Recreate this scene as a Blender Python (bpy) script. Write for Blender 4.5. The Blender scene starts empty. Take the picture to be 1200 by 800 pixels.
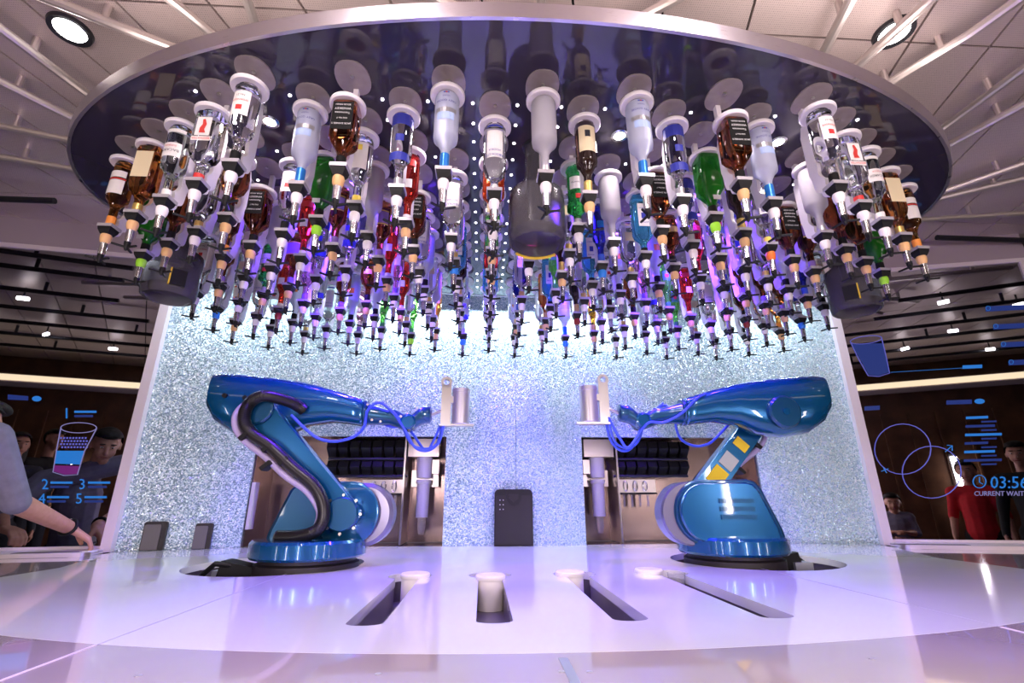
import bpy, bmesh, math, random
import numpy as np
from mathutils import Vector, Matrix
random.seed(7)
SC = bpy.context.scene
COL = SC.collection
R = math.radians

# ------------------------------------------------------------------ camera
F_PX, PITCH, YAW, ROLL = 560.0, R(18.4), R(3.4), R(-.2)
_f = Vector((math.sin(YAW)*math.cos(PITCH), math.cos(YAW)*math.cos(PITCH), math.sin(PITCH)))
_r = Vector((math.cos(YAW), -math.sin(YAW), 0)); _u = _r.cross(_f)
CR = _r*math.cos(ROLL)+_u*math.sin(ROLL); CU = -_r*math.sin(ROLL)+_u*math.cos(ROLL); CF = _f
cam = bpy.data.cameras.new('camera'); cam.lens = F_PX*36/1200; cam.sensor_width = 36; cam.clip_start = .02
co = bpy.data.objects.new('camera', cam); COL.objects.link(co)
co.matrix_world = Matrix(((CR.x, CU.x, -CF.x, 0), (CR.y, CU.y, -CF.y, 0), (CR.z, CU.z, -CF.z, 0), (0, 0, 0, 1)))
SC.camera = co

# ------------------------------------------------------------------ world, exposure
w = bpy.data.worlds.new('world'); SC.world = w; w.use_nodes = True
w.node_tree.nodes['Background'].inputs[0].default_value = (.5, .42, .5, 1)
w.node_tree.nodes['Background'].inputs[1].default_value = .15
vs = SC.view_settings
vs.view_transform = 'Standard'; vs.look = 'None'; vs.exposure = 0.2; vs.gamma = 1; vs.use_curve_mapping = False
SC.cycles.max_bounces = 10; SC.cycles.transmission_bounces = 8; SC.cycles.transparent_max_bounces = 8
SC.cycles.sample_clamp_indirect = 6

ZC, ZD, ZCEIL, ZF, AX = -.29, 1.46, 1.92, -1.2, .2      # counter, disc, ceiling, floor heights from the lens; room axis
YW = 3.53                                               # back wall
def lamp(name, kind, loc, energy, color, aim=None, **kw):
    l = bpy.data.lights.new(name, kind); l.energy = energy; l.color = color
    for k, v in kw.items(): setattr(l, k, v)
    o = bpy.data.objects.new(name, l); COL.objects.link(o); o.location = loc
    d = (Vector(aim)-Vector(loc)) if aim else Vector((0, 0, -1))
    o.rotation_euler = d.to_track_quat('-Z', 'Y').to_euler()
    return o
WARM, PINKW, VIO, COOL = (1, .86, .8), (1, .84, .88), (.13, .03, 1), (.8, .92, 1)
# ceiling downlights: first pair seen, the rest unseen and added as front fill
DOWN = [(-1.79, 1.625), (1.745, 1.44), (-1.3, -.3), (.2, -.55), (1.7, -.3), (-.6, .35), (1.0, .35)]
for i, (x, y) in enumerate(DOWN):
    e = 32 if i in (2, 3, 4) else (78 if i in (5, 6) else (9 if i < 2 else 4))
    lamp('room_downlight_lamp', 'SPOT', (x, y, ZCEIL-.03), e, PINKW if i in (5, 6) else WARM, spot_size=R(165), spot_blend=.6, shadow_soft_size=.12)
VFILL = [(-4, 19), (-6, 21), (-2, 21), (-4, 25), (6, 19), (8, 21), (4, 21), (6, 25)]  # grid cells of extra violet fittings, added to deepen the glow on the brackets
# violet fittings let into the disc over the robots plus added violet fill between bottles, white fittings near the bottles, strip by the back wall
for x, y, e in [(-.75, 2.31, 110), (1.15, 2.31, 110), (-.15, 2.83, 45), (.54, 2.83, 45), (.2, 2.2, 20)]+[(.025+.1727*k, .105*j, 17) for k, j in VFILL]:
    lamp('violet_disc_lamp', 'SPOT', (x, y, ZD-.02), e, VIO, spot_size=R(128), spot_blend=.45, shadow_soft_size=.04)
for x, y in [(-.88, 1.6), (-.15, 1.6), (.55, 1.6), (1.24, 1.6)]:
    lamp('white_disc_lamp', 'SPOT', (x, y, ZD-.02), 6, PINKW, spot_size=R(150), spot_blend=.5, shadow_soft_size=.03)
lamp('wall_strip_lamp', 'AREA', (.2, 3.42, ZD-.03), 27, COOL, aim=(.2, 3.5, .2), shape='RECTANGLE', size=2.4, size_y=.03)
lamp('wall_strip_lamp', 'AREA', (-1.75, 3.26, ZD+.05), 6, COOL, aim=(-1.85, 3.42, .2), shape='RECTANGLE', size=.8, size_y=.03)
lamp('wall_strip_lamp', 'AREA', (2.15, 3.26, ZD+.05), 6, COOL, aim=(2.25, 3.42, .2), shape='RECTANGLE', size=.8, size_y=.03)

for x, e in ((-4.3, 4), (-2.4, 9), (-.9, 26), (1.3, 26), (2.9, 9), (4.6, 4)):     # upright tube lamps of the rear wall
    lamp('tube_wall_light', 'AREA', (x, -1.25+.12, .2), e, PINKW, aim=(x, 2, .35), shape='RECTANGLE', size=.05, size_y=.7)
for x, y, sz in ((.2, 1.24, 1.6), (-1.05, 1.42, .9), (1.45, 1.42, .9)):       # strip on top of the disc rim washing the ceiling
    lamp('rim_uplight', 'AREA', (x, y, ZD+.066), 2.6*sz, WARM, aim=(x*1.02-.004, y-.25, ZCEIL), shape='RECTANGLE', size=sz, size_y=.03)
# ------------------------------------------------------------------ helpers
def ray(px):
    return CR*((px[0]-600)/F_PX) + CU*((400-px[1])/F_PX) + CF
def onz(px, z):
    d = ray(px); return Vector((d.x/d.z*z, d.y/d.z*z, z))
def ony(px, y):
    d = ray(px); return Vector((d.x/d.y*y, y, d.z/d.y*y))

class MB:
    def __init__(s): s.v = []; s.f = []
    def add(s, v, f):
        n = len(s.v); s.v += [tuple(p) for p in v]; s.f += [tuple(i+n for i in q) for q in f]; return s
    def box(s, c, d, m=None):
        x, y, z = d[0]/2, d[1]/2, d[2]/2
        v = [Vector((a, b, e)) for a in (-x, x) for b in (-y, y) for e in (-z, z)]
        if m is not None: v = [m @ p for p in v]
        c = Vector(c)
        return s.add([p+c for p in v], [(0, 1, 3, 2), (4, 6, 7, 5), (0, 4, 5, 1), (2, 3, 7, 6), (0, 2, 6, 4), (1, 5, 7, 3)])
    def lathe(s, prof, n=20, o=(0, 0, 0), axis='z', cap=True):
        v = []; f = []
        for r, z in prof:
            for i in range(n):
                a = 2*math.pi*i/n; p = (r*math.cos(a), r*math.sin(a), z)
                if axis == 'x': p = (z, p[0], p[1])
                if axis == 'y': p = (p[1], z, p[0])
                v.append((p[0]+o[0], p[1]+o[1], p[2]+o[2]))
        for j in range(len(prof)-1):
            for i in range(n):
                f.append((j*n+i, j*n+(i+1) % n, (j+1)*n+(i+1) % n, (j+1)*n+i))
        if cap:
            f.append(tuple(reversed(range(n)))); f.append(tuple((len(prof)-1)*n+i for i in range(n)))
        return s.add(v, f)
    def ringpts(s, rings, cap=True):
        n = len(rings[0]); v = [p for r in rings for p in r]; f = []
        for j in range(len(rings)-1):
            for i in range(n):
                f.append((j*n+i, j*n+(i+1) % n, (j+1)*n+(i+1) % n, (j+1)*n+i))
        if cap:
            f.append(tuple(reversed(range(n)))); f.append(tuple((len(rings)-1)*n+i for i in range(n)))
        return s.add(v, f)
    def tube(s, pts, r, n=8, closed=False):
        pts = [Vector(p) for p in pts]; rings = []
        up = None
        for i, p in enumerate(pts):
            if closed: t = pts[(i+1) % len(pts)]-pts[i-1]
            else: t = pts[min(i+1, len(pts)-1)]-pts[max(i-1, 0)]
            t.normalize()
            if up is None: up = Vector((0, 0, 1)) if abs(t.z) < .9 else Vector((1, 0, 0))
            b = t.cross(up).normalized(); up = b.cross(t).normalized()
            rr = r[i] if isinstance(r, (list, tuple)) else r
            rings.append([p+(b*math.cos(2*math.pi*k/n)+up*math.sin(2*math.pi*k/n))*rr for k in range(n)])
        if closed: rings.append(rings[0]); return s.ringpts(rings, False)
        return s.ringpts(rings)
    def prism(s, poly, a, b):
        """poly: function-mapped 3D front ring and back ring"""
        return s.ringpts([a, b])
    def build(s, name, mat, parent=None, smooth=30, loc=None):
        me = bpy.data.meshes.new(name); me.from_pydata(s.v, [], s.f); me.update()
        bm = bmesh.new(); bm.from_mesh(me); bmesh.ops.recalc_face_normals(bm, faces=bm.faces); bm.to_mesh(me); bm.free()
        if smooth is not None:
            me.shade_smooth(); me.set_sharp_from_angle(angle=R(smooth))
        me.materials.append(mat)
        return link(name, me, parent, loc)
def link(name, me, parent=None, loc=None):
    o = bpy.data.objects.new(name, me); COL.objects.link(o)
    if parent: o.parent = parent
    if loc is not None: o.location = loc
    return o
def tag(o, label=None, cat=None, group=None, kind=None):
    if label: o['label'] = label
    if cat: o['category'] = cat
    if group: o['group'] = group
    if kind: o['kind'] = kind
    return o
def empty(name, loc=(0, 0, 0), rz=0, **k):
    o = bpy.data.objects.new(name, None); COL.objects.link(o); o.location = loc; o.rotation_euler.z = rz
    o.empty_display_size = .05
    return tag(o, **k)
def copy_tree(o, parent=None):
    c = o.copy(); COL.objects.link(c); c.parent = parent
    for ch in o.children: copy_tree(ch, c)
    return c
def spline(pts, n=6):
    P = [Vector(p) for p in pts]; out = []
    for i in range(len(P)-1):
        p0 = P[max(i-1, 0)]; p1 = P[i]; p2 = P[i+1]; p3 = P[min(i+2, len(P)-1)]
        for k in range(n):
            t = k/n
            out.append(.5*((2*p1)+(p2-p0)*t+(2*p0-5*p1+4*p2-p3)*t*t+(3*p1-p0-3*p2+p3)*t**3))
    return out+[P[-1]]

# ------------------------------------------------------------------ materials
def mat(name, col, rough=.5, metal=0, trans=0, ior=1.45, emit=None, es=0, coat=0, spec=.5, alpha=1, sss=0):
    m = bpy.data.materials.new(name); m.use_nodes = True
    b = m.node_tree.nodes['Principled BSDF']; I = b.inputs
    I['Base Color'].default_value = (*col, 1); I['Roughness'].default_value = rough; I['Metallic'].default_value = metal
    I['Transmission Weight'].default_value = trans; I['IOR'].default_value = ior; I['Coat Weight'].default_value = coat
    I['Specular IOR Level'].default_value = spec; I['Alpha'].default_value = alpha
    I['Subsurface Weight'].default_value = sss
    if emit: I['Emission Color'].default_value = (*emit, 1); I['Emission Strength'].default_value = es
    return m
def nodes(m): return m.node_tree.nodes, m.node_tree.links, m.node_tree.nodes['Principled BSDF']
def noise_mat(name, col, col2, scale=20, rough=.5, bump=.1, metal=0, detail=4, kind='noise', **k):
    m = mat(name, col, rough, metal, **k); N, L, b = nodes(m)
    tc = N.new('ShaderNodeTexCoord')
    t = N.new('ShaderNodeTexNoise' if kind == 'noise' else 'ShaderNodeTexVoronoi'); t.inputs['Scale'].default_value = scale
    L.new(tc.outputs['Object'], t.inputs['Vector'])
    if kind == 'noise': t.inputs['Detail'].default_value = detail
    o = t.outputs['Fac'] if kind == 'noise' else t.outputs['Distance']
    r = N.new('ShaderNodeValToRGB'); r.color_ramp.elements[0].color = (*col, 1); r.color_ramp.elements[1].color = (*col2, 1)
    r.color_ramp.elements[0].position = .3; r.color_ramp.elements[1].position = .7
    L.new(o, r.inputs[0]); L.new(r.outputs[0], b.inputs['Base Color'])
    if bump:
        bu = N.new('ShaderNodeBump'); bu.inputs['Strength'].default_value = bump; bu.inputs['Distance'].default_value = .01
        L.new(o, bu.inputs['Height']); L.new(bu.outputs[0], b.inputs['Normal'])
    return m
def glitter_mat():
    m = mat('crushed_glass', (.6, .7, .75), .25, .25); N, L, b = nodes(m)
    g = N.new('ShaderNodeNewGeometry'); v = N.new('ShaderNodeTexVoronoi'); v.inputs['Scale'].default_value = 150
    v.inputs['Randomness'].default_value = 1
    L.new(g.outputs['Position'], v.inputs['Vector'])
    sp = N.new('ShaderNodeSeparateColor'); L.new(v.outputs['Color'], sp.inputs[0])
    r = N.new('ShaderNodeValToRGB'); e = r.color_ramp.elements
    e[0].position = .0; e[0].color = (.24, .37, .43, 1); e[1].position = 1; e[1].color = (.95, 1, 1, 1)
    x = e.new(.45); x.color = (.42, .57, .64, 1); x = e.new(.8); x.color = (.68, .83, .89, 1)
    L.new(sp.outputs[0], r.inputs[0]); L.new(r.outputs[0], b.inputs['Base Color'])
    s = N.new('ShaderNodeVectorMath'); s.operation = 'SUBTRACT'; s.inputs[1].default_value = (.5, .5, .5); L.new(v.outputs['Color'], s.inputs[0])
    k = N.new('ShaderNodeVectorMath'); k.operation = 'SCALE'; k.inputs['Scale'].default_value = .75; L.new(s.outputs[0], k.inputs[0])
    a = N.new('ShaderNodeVectorMath'); a.operation = 'ADD'; L.new(k.outputs[0], a.inputs[0]); L.new(g.outputs['Normal'], a.inputs[1])
    n = N.new('ShaderNodeVectorMath'); n.operation = 'NORMALIZE'; L.new(a.outputs[0], n.inputs[0]); L.new(n.outputs[0], b.inputs['Normal'])
    return m
def perf_metal():
    m = mat('perforated_metal', (.50, .44, .45), .42, .35); N, L, b = nodes(m)
    g = N.new('ShaderNodeNewGeometry'); v = N.new('ShaderNodeTexVoronoi'); v.inputs['Scale'].default_value = 110; v.inputs['Randomness'].default_value = .1
    L.new(g.outputs['Position'], v.inputs['Vector'])
    r = N.new('ShaderNodeValToRGB'); r.color_ramp.elements[0].position = .15; r.color_ramp.elements[1].position = .35
    r.color_ramp.elements[0].color = (.33, .26, .25, 1); r.color_ramp.elements[1].color = (.64, .53, .51, 1)
    L.new(v.outputs['Distance'], r.inputs[0]); L.new(r.outputs[0], b.inputs['Base Color'])
    return m
def brushed(name, col, rough=.3):
    m = mat(name, col, rough, 1); N, L, b = nodes(m)
    tc = N.new('ShaderNodeTexCoord'); mp = N.new('ShaderNodeMapping'); mp.inputs['Scale'].default_value = (3, 3, 200)
    t = N.new('ShaderNodeTexNoise'); t.inputs['Scale'].default_value = 6
    L.new(tc.outputs['Object'], mp.inputs[0]); L.new(mp.outputs[0], t.inputs['Vector'])
    mr = N.new('ShaderNodeMapRange'); mr.inputs['To Min'].default_value = rough-.1; mr.inputs['To Max'].default_value = rough+.15
    L.new(t.outputs['Fac'], mr.inputs[0]); L.new(mr.outputs[0], b.inputs['Roughness'])
    return m
M = dict(
    glitter=glitter_mat(), perf=perf_metal(), dark=mat('black_void', (.01, .01, .012), .8),
    disc=mat('dark_gloss_disc', (.036, .03, .05), .05, 0, spec=.6, ior=1.5),
    rim=brushed('brushed_rim', (.62, .58, .6), .3), pipe=mat('pipe_steel', (.62, .55, .53), .3, .7), darkpipe=mat('dark_pipe', (.04, .04, .05), .35, .6),
    counter=noise_mat('white_corian', (.83, .81, .82), (.86, .84, .85), 3, .12, 0, coat=.5), seam=mat('seam_grey', (.4, .38, .4), .6),
    outer=noise_mat('pink_grey_glass', (.52, .43, .46), (.6, .5, .53), 2, .1, 0, coat=1), slot=mat('slot_steel', (.16, .13, .15), .35, .5),
    white=mat('white_plastic', (.85, .8, .82), .4), acrylic=mat('white_acrylic', (.82, .78, .82), .35, trans=.15), plate=noise_mat('mount_plate', (.33, .28, .27), (.38, .33, .32), 30, .45, 0, metal=.3),
    clip=mat('clip_grey', (.45, .43, .46), .35, .3), black=mat('black_plastic', (.008, .008, .009), .45, spec=.25), chrome=mat('chrome', (.85, .85, .88), .12, 1),
    steel=mat('steel', (.7, .67, .67), .28, 1), nichesteel=noise_mat('niche_steel', (.22, .155, .14), (.34, .25, .225), 4, .25, 0, metal=.85), bolt=mat('bolt', (.6, .57, .5), .3, 1),
    tan=mat('cork_tan', (.75, .45, .2), .5), green=mat('lime', (.35, .8, .04), .45), blue=mat('bright_blue', (.03, .25, .8), .4), red=mat('dark_red', (.25, .02, .02), .4), orange=mat('orange', (.9, .2, .03), .4),
    post=mat('pink_white_post', (.78, .68, .72), .45), led=mat('led', (1, 1, 1), .5, emit=(1, .95, 1), es=12), lens=mat('lamp_lens', (1, 1, 1), .4, emit=(1, .97, .95), es=14),
    lens_soft=mat('uplight_strip', (1, .9, .85), .5, emit=(1, .84, .8), es=2.0), vlens=mat('violet_lens', (.3, .1, 1), .4, emit=(.3, .12, 1), es=5), smoke=mat('smoked_shell', (.16, .15, .17), .22, trans=.55, ior=1.15), yellow=mat('yellow', (.8, .55, .03), .5),
    rob=mat('robot_blue', (.003, .105, .26), .22, .5, coat=1), robd=mat('robot_blue_dark', (.003, .07, .16), .3, .45, coat=.8), motor=mat('motor_grey', (.2, .19, .26), .25, .6), nsteel=mat('dull_steel', (.5, .44, .43), .3, 1), hose=mat('black_hose', (.012, .01, .012), .3), cupsteel=mat('cup_steel', (.8, .77, .78), .3, .75),
    vhose=mat('violet_hose', (.45, .38, .62), .35), air=mat('blue_air_tube', (.05, .1, .75), .3), rubber=mat('base_black', (.02, .015, .018), .5),
    warn=mat('warning_yellow', (.85, .6, .02), .5), plateg=mat('grey_plate', (.4, .42, .45), .4, .5), mirror=mat('dark_mirror', (.46, .45, .5), .015, 1), fascia=mat('fascia', (.42, .34, .38), .6),
    binm=mat('bin_dark', (.014, .011, .012), .45, spec=.3), binl=mat('bin_grey', (.022, .018, .019), .4, spec=.3), flap=mat('flap_grey', (.13, .115, .115), .45), frost=mat('frosted_white', (.72, .66, .78), .35, trans=.2),
    clear=mat('clear_plastic', (.9, .9, .95), .1, trans=.85, ior=1.2), wood=noise_mat('brown_panelling', (.10, .045, .025), (.2, .09, .045), 5, .4, .02), floor=noise_mat('dark_carpet', (.05, .035, .045), (.1, .06, .08), 30, .8, .1),
    cove=mat('cove_light', (1, .9, .6), .5, emit=(1, .82, .5), es=1.8), dwall=noise_mat('dark_wall', (.03, .025, .03), (.05, .04, .045), 4, .6, 0),
    gblue=mat('screen_blue', (0, 0, 0), .5, emit=(.03, .3, 1), es=.5), gviol=mat('screen_violet', (0, 0, 0), .5, emit=(.22, .22, 1), es=.45), gmag=mat('screen_magenta', (0, 0, 0), .5, emit=(.5, .05, .55), es=.25),
    gpale=mat('screen_pale', (0, 0, 0), .5, emit=(.45, .4, .9), es=.4), gdim=mat('screen_dim_blue', (0, 0, 0), .5, emit=(.03, .08, .5), es=.3),
)

# ------------------------------------------------------------------ the setting
XL, XR = -6.2, 6.6; YB = -1.25
MB().box(((XL+XR)/2, 1.4, ZF-.05), (XR-XL+.2, 5.6, .1)).build('floor', M['floor']); tag(bpy.data.objects['floor'], 'dark carpeted floor of the lounge', kind='structure')
ceil = MB().box(((XL+XR)/2, 1.4, ZCEIL+.06), (XR-XL+.2, 5.6, .04)).build('ceiling', M['dark']); tag(ceil, 'metallic panelled lounge ceiling', kind='structure')
# slanted strip panels of the ceiling, gaps between them
sl = math.tan(R(15)); step = .375; plen = 1.36
pan = None
for i in range(-22, 24):
    for j in range(4):
        y0 = YB+.02+j*plen; y1 = y0+plen-.008
        x0 = .33+step*i; c = lambda x, y: x+(y-1.35)*sl
        if c(x0, y0) < XL-.5 or c(x0+step, y1) > XR+.5: continue
        if pan is None:
            g = .011
            ring = lambda z: [(0, 0, z), (step-g, 0, z), (step-g+(plen-.008)*sl, plen-.008, z), ((plen-.008)*sl, plen-.008, z)]
            pan = MB().ringpts([ring(0), ring(.02)]).build('ceiling_panel', M['perf'], ceil, smooth=None)
            o = pan
        else:
            o = link('ceiling_panel', pan.data, ceil)
        o.location = (c(x0, y0), y0, ZCEIL)
def wallbox(name, c, d, m, label):
    return tag(MB().box(c, d).build(name, m, smooth=None), label, kind='structure')
wallbox('wall_rear', ((XL+XR)/2, YB-.05, .3), (XR-XL, .1, 3.3), M['wood'], 'brown wood panelled wall behind the bar guests')
wallbox('wall_left', (XL-.05, 1.3, .3), (.1, 5.4, 3.3), M['dwall'], 'dark side wall of the lounge')
wallbox('wall_right', (XR+.05, 1.3, .3), (.1, 5.4, 3.3), M['dwall'], 'dark side wall of the lounge')
# rear-wall ribs and glowing cove
for i in range(40):
    x = XL+.2+i*.32
    o = MB().box((x, YB+.015, .1), (.03, .03, 2.2)).build('trim_%d' % (i+10), M['wood'], smooth=None); tag(o, 'upright wooden rib on the panelled rear wall', kind='structure')
cv = empty('cove_lamp', ((XL+XR)/2, YB+.2, 1.55), label='long glowing cove light along the rear wall', cat='lamp')
MB().box((0, 0, 0), (XR-XL-.1, .4, .1)).build('housing', M['fascia'], cv, smooth=None)
MB().box((0, .215, .0), (XR-XL-.2, .03, .075)).build('light_strip', M['cove'], cv, smooth=None)

# back wall of crushed glass with two niches
NX0, NX1, NZ = -1.60, -.27, ony((480, 511), YW).z
NXR0, NXR1 = .72, 2.03
wb = empty('wall_back', (0, YW, 0), label='sparkling crushed-glass back wall behind the robots', kind='structure')
def gpanel(x0, x1, z0, z1, nm='glass_panel'):
    return MB().box(((x0+x1)/2, .02, (z0+z1)/2), (x1-x0-.003, .04, z1-z0)).build(nm, M['glitter'], wb, smooth=None)
XS = .235
gpanel(NX0, XS, NZ, ZCEIL); gpanel(XS, NXR1, NZ, ZCEIL)
gpanel(NX1, XS, ZC-.05, NZ); gpanel(XS, NXR0, ZC-.05, NZ)
PL = Vector((-2.27, 3.34, 0)); PR = Vector((2.69, 3.34, 0))
def slab(name, a, b, z0, z1, th, m, parent=None):
    a, b = Vector(a), Vector(b); d = (b-a); n = Vector((-d.y, d.x, 0)).normalized()*th
    r = lambda z: [(a.x, a.y, z), (b.x, b.y, z), (b.x+n.x, b.y+n.y, z), (a.x+n.x, a.y+n.y, z)]
    return MB().ringpts([r(z0), r(z1)]).build(name, m, parent, smooth=None)
wl = slab('wall_back_west', (PL.x, PL.y), (NX0, YW), ZC-.05, ZCEIL, .04, M['glitter']); tag(wl, 'angled crushed-glass wall beside the standing grey flaps', kind='structure')
wr = slab('wall_back_east', (NXR1, YW), (PR.x, PR.y), ZC-.05, ZCEIL, .04, M['glitter']); tag(wr, 'angled crushed-glass wall beside the waiting-time screen', kind='structure')
# niches
for k, (x0, x1) in enumerate(((NX0, NX1), (NXR0, NXR1))):
    z0, z1, D = ZC, NZ, .36
    mb = MB(); t = .01
    mb.box(((x0+x1)/2, YW+D, (z0+z1)/2), (x1-x0, t, z1-z0)); mb.box(((x0+x1)/2, YW+.04+D/2-.02, z1+t/2), (x1-x0, D-.04, t))
    mb.box((x0-t/2, YW+.02+D/2, (z0+z1)/2), (t, D-.04, z1-z0)); mb.box((x1+t/2, YW+.02+D/2, (z0+z1)/2), (t, D-.04, z1-z0))
    mb.box(((x0+x1)/2, YW+D/2, z0-.012), (x1-x0, D, .01))
    o = mb.build('wall_niche_%d' % (k+1), M['nichesteel'], smooth=None); tag(o, 'brown steel niche lining in the glittering wall', kind='structure')

# mirror-dark display screens on angled side walls
SCREENS = {}
for sgn, P0, nm in ((-1, PL, 'west'), (1, PR, 'east')):
    ang = R(9 if sgn < 0 else 14)
    d = Vector((sgn*math.cos(ang), -math.sin(ang), 0)); n = Vector((-sgn*d.y*-1, 0, 0))
    n = Vector((d.y, -d.x, 0)) if sgn > 0 else Vector((-d.y, d.x, 0))
    if n.y > 0: n = -n
    Wd = 2.6 if sgn < 0 else 1.31
    ztop = 1.69; zbot = ZC+.035
    rot = Matrix.Rotation(math.atan2(d.y*sgn, d.x*sgn), 3, 'Z')
    mid = lambda s, z, off=0: P0+d*s+n*off+Vector((0, 0, z))
    root = empty('display_screen', mid(0, zbot), label='dark mirror display with a cocktail cup graphic and numbered list' if sgn < 0 else 'dark mirror display showing circles and the waiting time', cat='screen')
    L0 = root.location
    MB().box(mid(.05+Wd/2, (zbot+ztop)/2)-L0, (Wd, .02, ztop-zbot), rot).build('mirror_glass', M['mirror'], root, smooth=None)
    fr = MB(); fr.box(mid(.05+Wd/2, ztop+.015)-L0, (Wd, .05, .03), rot); fr.box(mid(.05+Wd/2, zbot-.008)-L0, (Wd, .045, .016), rot); fr.box(mid(.05+Wd+.02, (zbot+ztop)/2)-L0, (.04, .05, ztop-zbot+.06), rot)
    fr.build('frame', M['post'], root, smooth=None)
    po = MB().box(mid(.022, (ZC+ZCEIL)/2, .015), (.058, .07, ZCEIL-ZC), rot).build('trim_%d' % (1 if sgn < 0 else 2), M['post'], smooth=None)
    tag(po, 'pinkish white upright post at the edge of the glitter wall', kind='structure')
    fa = MB().box(mid(.05+Wd/2, (ztop+.03+ZCEIL)/2, 0), (Wd+.1, .06, ZCEIL-ztop-.03), rot).build('trim_%d' % (3 if sgn < 0 else 4), M['fascia'], smooth=None)
    tag(fa, 'pinkish fascia band above the display', kind='structure')
    # ledge with dark slot
    lg = empty('screen_ledge', mid(Wd/2, ZC, 0), label='pale pink ledge under the %s display' % ('cocktail cup' if sgn < 0 else 'waiting time'), cat='ledge')
    MB().box(mid(.03+Wd/2, zbot-.028, .13)-lg.location, (Wd, .28, .022), rot).build('top', M['post'], lg, smooth=None)
    MB().box(mid(.18, zbot-.0165, .2)-lg.location, (.42, .055, .003), rot).build('dark_slot', M['slot'], lg, smooth=None)
    MB().box(mid(.03+Wd/2, (ZF+zbot-.04)/2, .1)-lg.location, (Wd, .2, zbot-.04-ZF), rot).build('front_panel', M['dwall'], lg, smooth=None)
    SCREENS[sgn] = (P0, d, n, root)
    # wall filling behind
    wo = MB().box(mid(Wd/2+1.5, (ZF+ZCEIL)/2, -.12), (Wd+3.2, .1, ZCEIL-ZF), rot).build('wall_screen_'+nm, M['dwall'], smooth=None)
    tag(wo, 'dark wall carrying the display', kind='structure')

# ------------------------------------------------------------------ counter
EA, EB, EY = 2.16, 1.11, 2.21          # ellipse shared by disc and counter
def ell(a, b, z, n=96, cx=AX, cy=EY, t0=0, t1=2*math.pi): return [(cx+a*math.cos(t0+(t1-t0)*i/n), cy+b*math.sin(t0+(t1-t0)*i/n), z) for i in range(n)]
RX = (-.79, 1.19); RY = 2.5
HOLES = ((-1.0, 2.62, .40), (1.40, 2.60, .40))
HOLES = ((-.985, 2.6, .40), (1.375, 2.58, .40))
SLX = (-.29, .035, .385, .775)
def keyhole(x, z, g=0, n=10):
    pts = []; hw = .047+g; R0 = .088+g; yb = 2.17; y0 = 1.35-g
    for i in range(n+1):
        a = math.pi+math.pi*i/n; pts.append((x+hw*math.cos(a), y0+hw*.6+hw*.6*math.sin(a), z))
    a0 = math.asin(hw/R0)
    for i in range(2*n+1):
        a = -math.pi/2+a0+(2*math.pi-2*a0)*i/(2*n); pts.append((x+R0*math.cos(a), yb+R0*math.sin(a), z))
    return pts
def boolean(base, cutters):
    for c in cutters:
        m = base.modifiers.new('b', 'BOOLEAN'); m.operation = 'DIFFERENCE'; m.object = c; m.solver = 'EXACT'
    dg = bpy.context.evaluated_depsgraph_get(); me = bpy.data.meshes.new_from_object(base.evaluated_get(dg))
    base.modifiers.clear(); base.data = me
    for c in cutters: bpy.data.objects.remove(c)
    me.shade_smooth(); me.set_sharp_from_angle(angle=R(30))
# white oval top: front ellipse, straight back edge at wall
top = [p for p in ell(EA, EB, 0, 96)]
cc = empty('bar_counter', (AX, EY, ZC), label='glossy white oval bar counter with slots for glasses', cat='counter')
def toploop(z):
    out = []
    for i in range(65):
        a = math.pi+math.pi*i/64; out.append((EA*math.cos(a), EB*math.sin(a), z))
    b = YW-EY-.002; out += [(EA, .35, z), (PR.x-AX-.03, PR.y-EY-.06, z), (NXR1-AX, b, z), (NX0-AX, b, z), (PL.x-AX+.03, PL.y-EY-.06, z), (-EA, .35, z)]
    return out
ct = MB().ringpts([toploop(-.03), toploop(0)]).build('top', M['counter'], cc)
cuts = []
for x in SLX: cuts.append(MB().ringpts([[(p[0]-0, p[1], p[2]) for p in keyhole(x, ZC-.1)], keyhole(x, ZC+.1)]).build('cutter', M['dark']))
for x, y, r in HOLES: cuts.append(MB().lathe([(r, ZC-.1), (r, ZC+.1)], 48, (x, y, 0)).build('cutter', M['dark']))
bpy.context.view_layer.update()
boolean(ct, cuts)
for sx in (-.82, 1.24):
    MB().box((sx-AX, -.42, .0003), (.003, 1.2, .0006)).build('joint', M['seam'], cc, smooth=None)
for i, x in enumerate(SLX):
    a, b = keyhole(x-AX, -.105, .002), keyhole(x-AX, -.004, .002)
    a = [(p[0], p[1]-EY, p[2]) for p in a]; b = [(p[0], p[1]-EY, p[2]) for p in b]
    mb = MB(); n = len(a); mb.add(a+b, [(k, (k+1) % n, n+(k+1) % n, n+k) for k in range(n)]+[tuple(range(n))]); mb.build('slot_tray', M['slot'], cc)
for x, y, r in HOLES:
    MB().lathe([(.001, -.16), (r-.002, -.16), (r+.012, -.031)], 48, (x-AX, y-EY, 0), cap=False).build('robot_well', M['slot'], cc)
body = ell(EA-.08, EB-.08, 0, 64)
MB().ringpts([[(p[0]-AX, p[1]-EY, ZF-ZC) for p in body], [(p[0]-AX, p[1]-EY, -.2) for p in body]]).build('plinth', M['outer'], cc)
oc = empty('counter_surround', (AX, EY, ZC), label='pink-grey glass drinks shelf curving around the white counter', cat='counter')
def crescent(z):
    a = [(2.62*math.cos(t), 1.72*math.sin(t), z) for t in [math.pi*1.03+math.pi*.94*i/64 for i in range(65)]]
    b = [((EA+.001)*math.cos(t), (EB+.001)*math.sin(t), z) for t in [math.pi*1.97-math.pi*.94*i/64 for i in range(65)]]
    return a, b
mb = MB(); a0, b0 = crescent(-.022); a1, b1 = crescent(-.0003); n = 65
V = a0+b0+a1+b1; Fc = []
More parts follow.
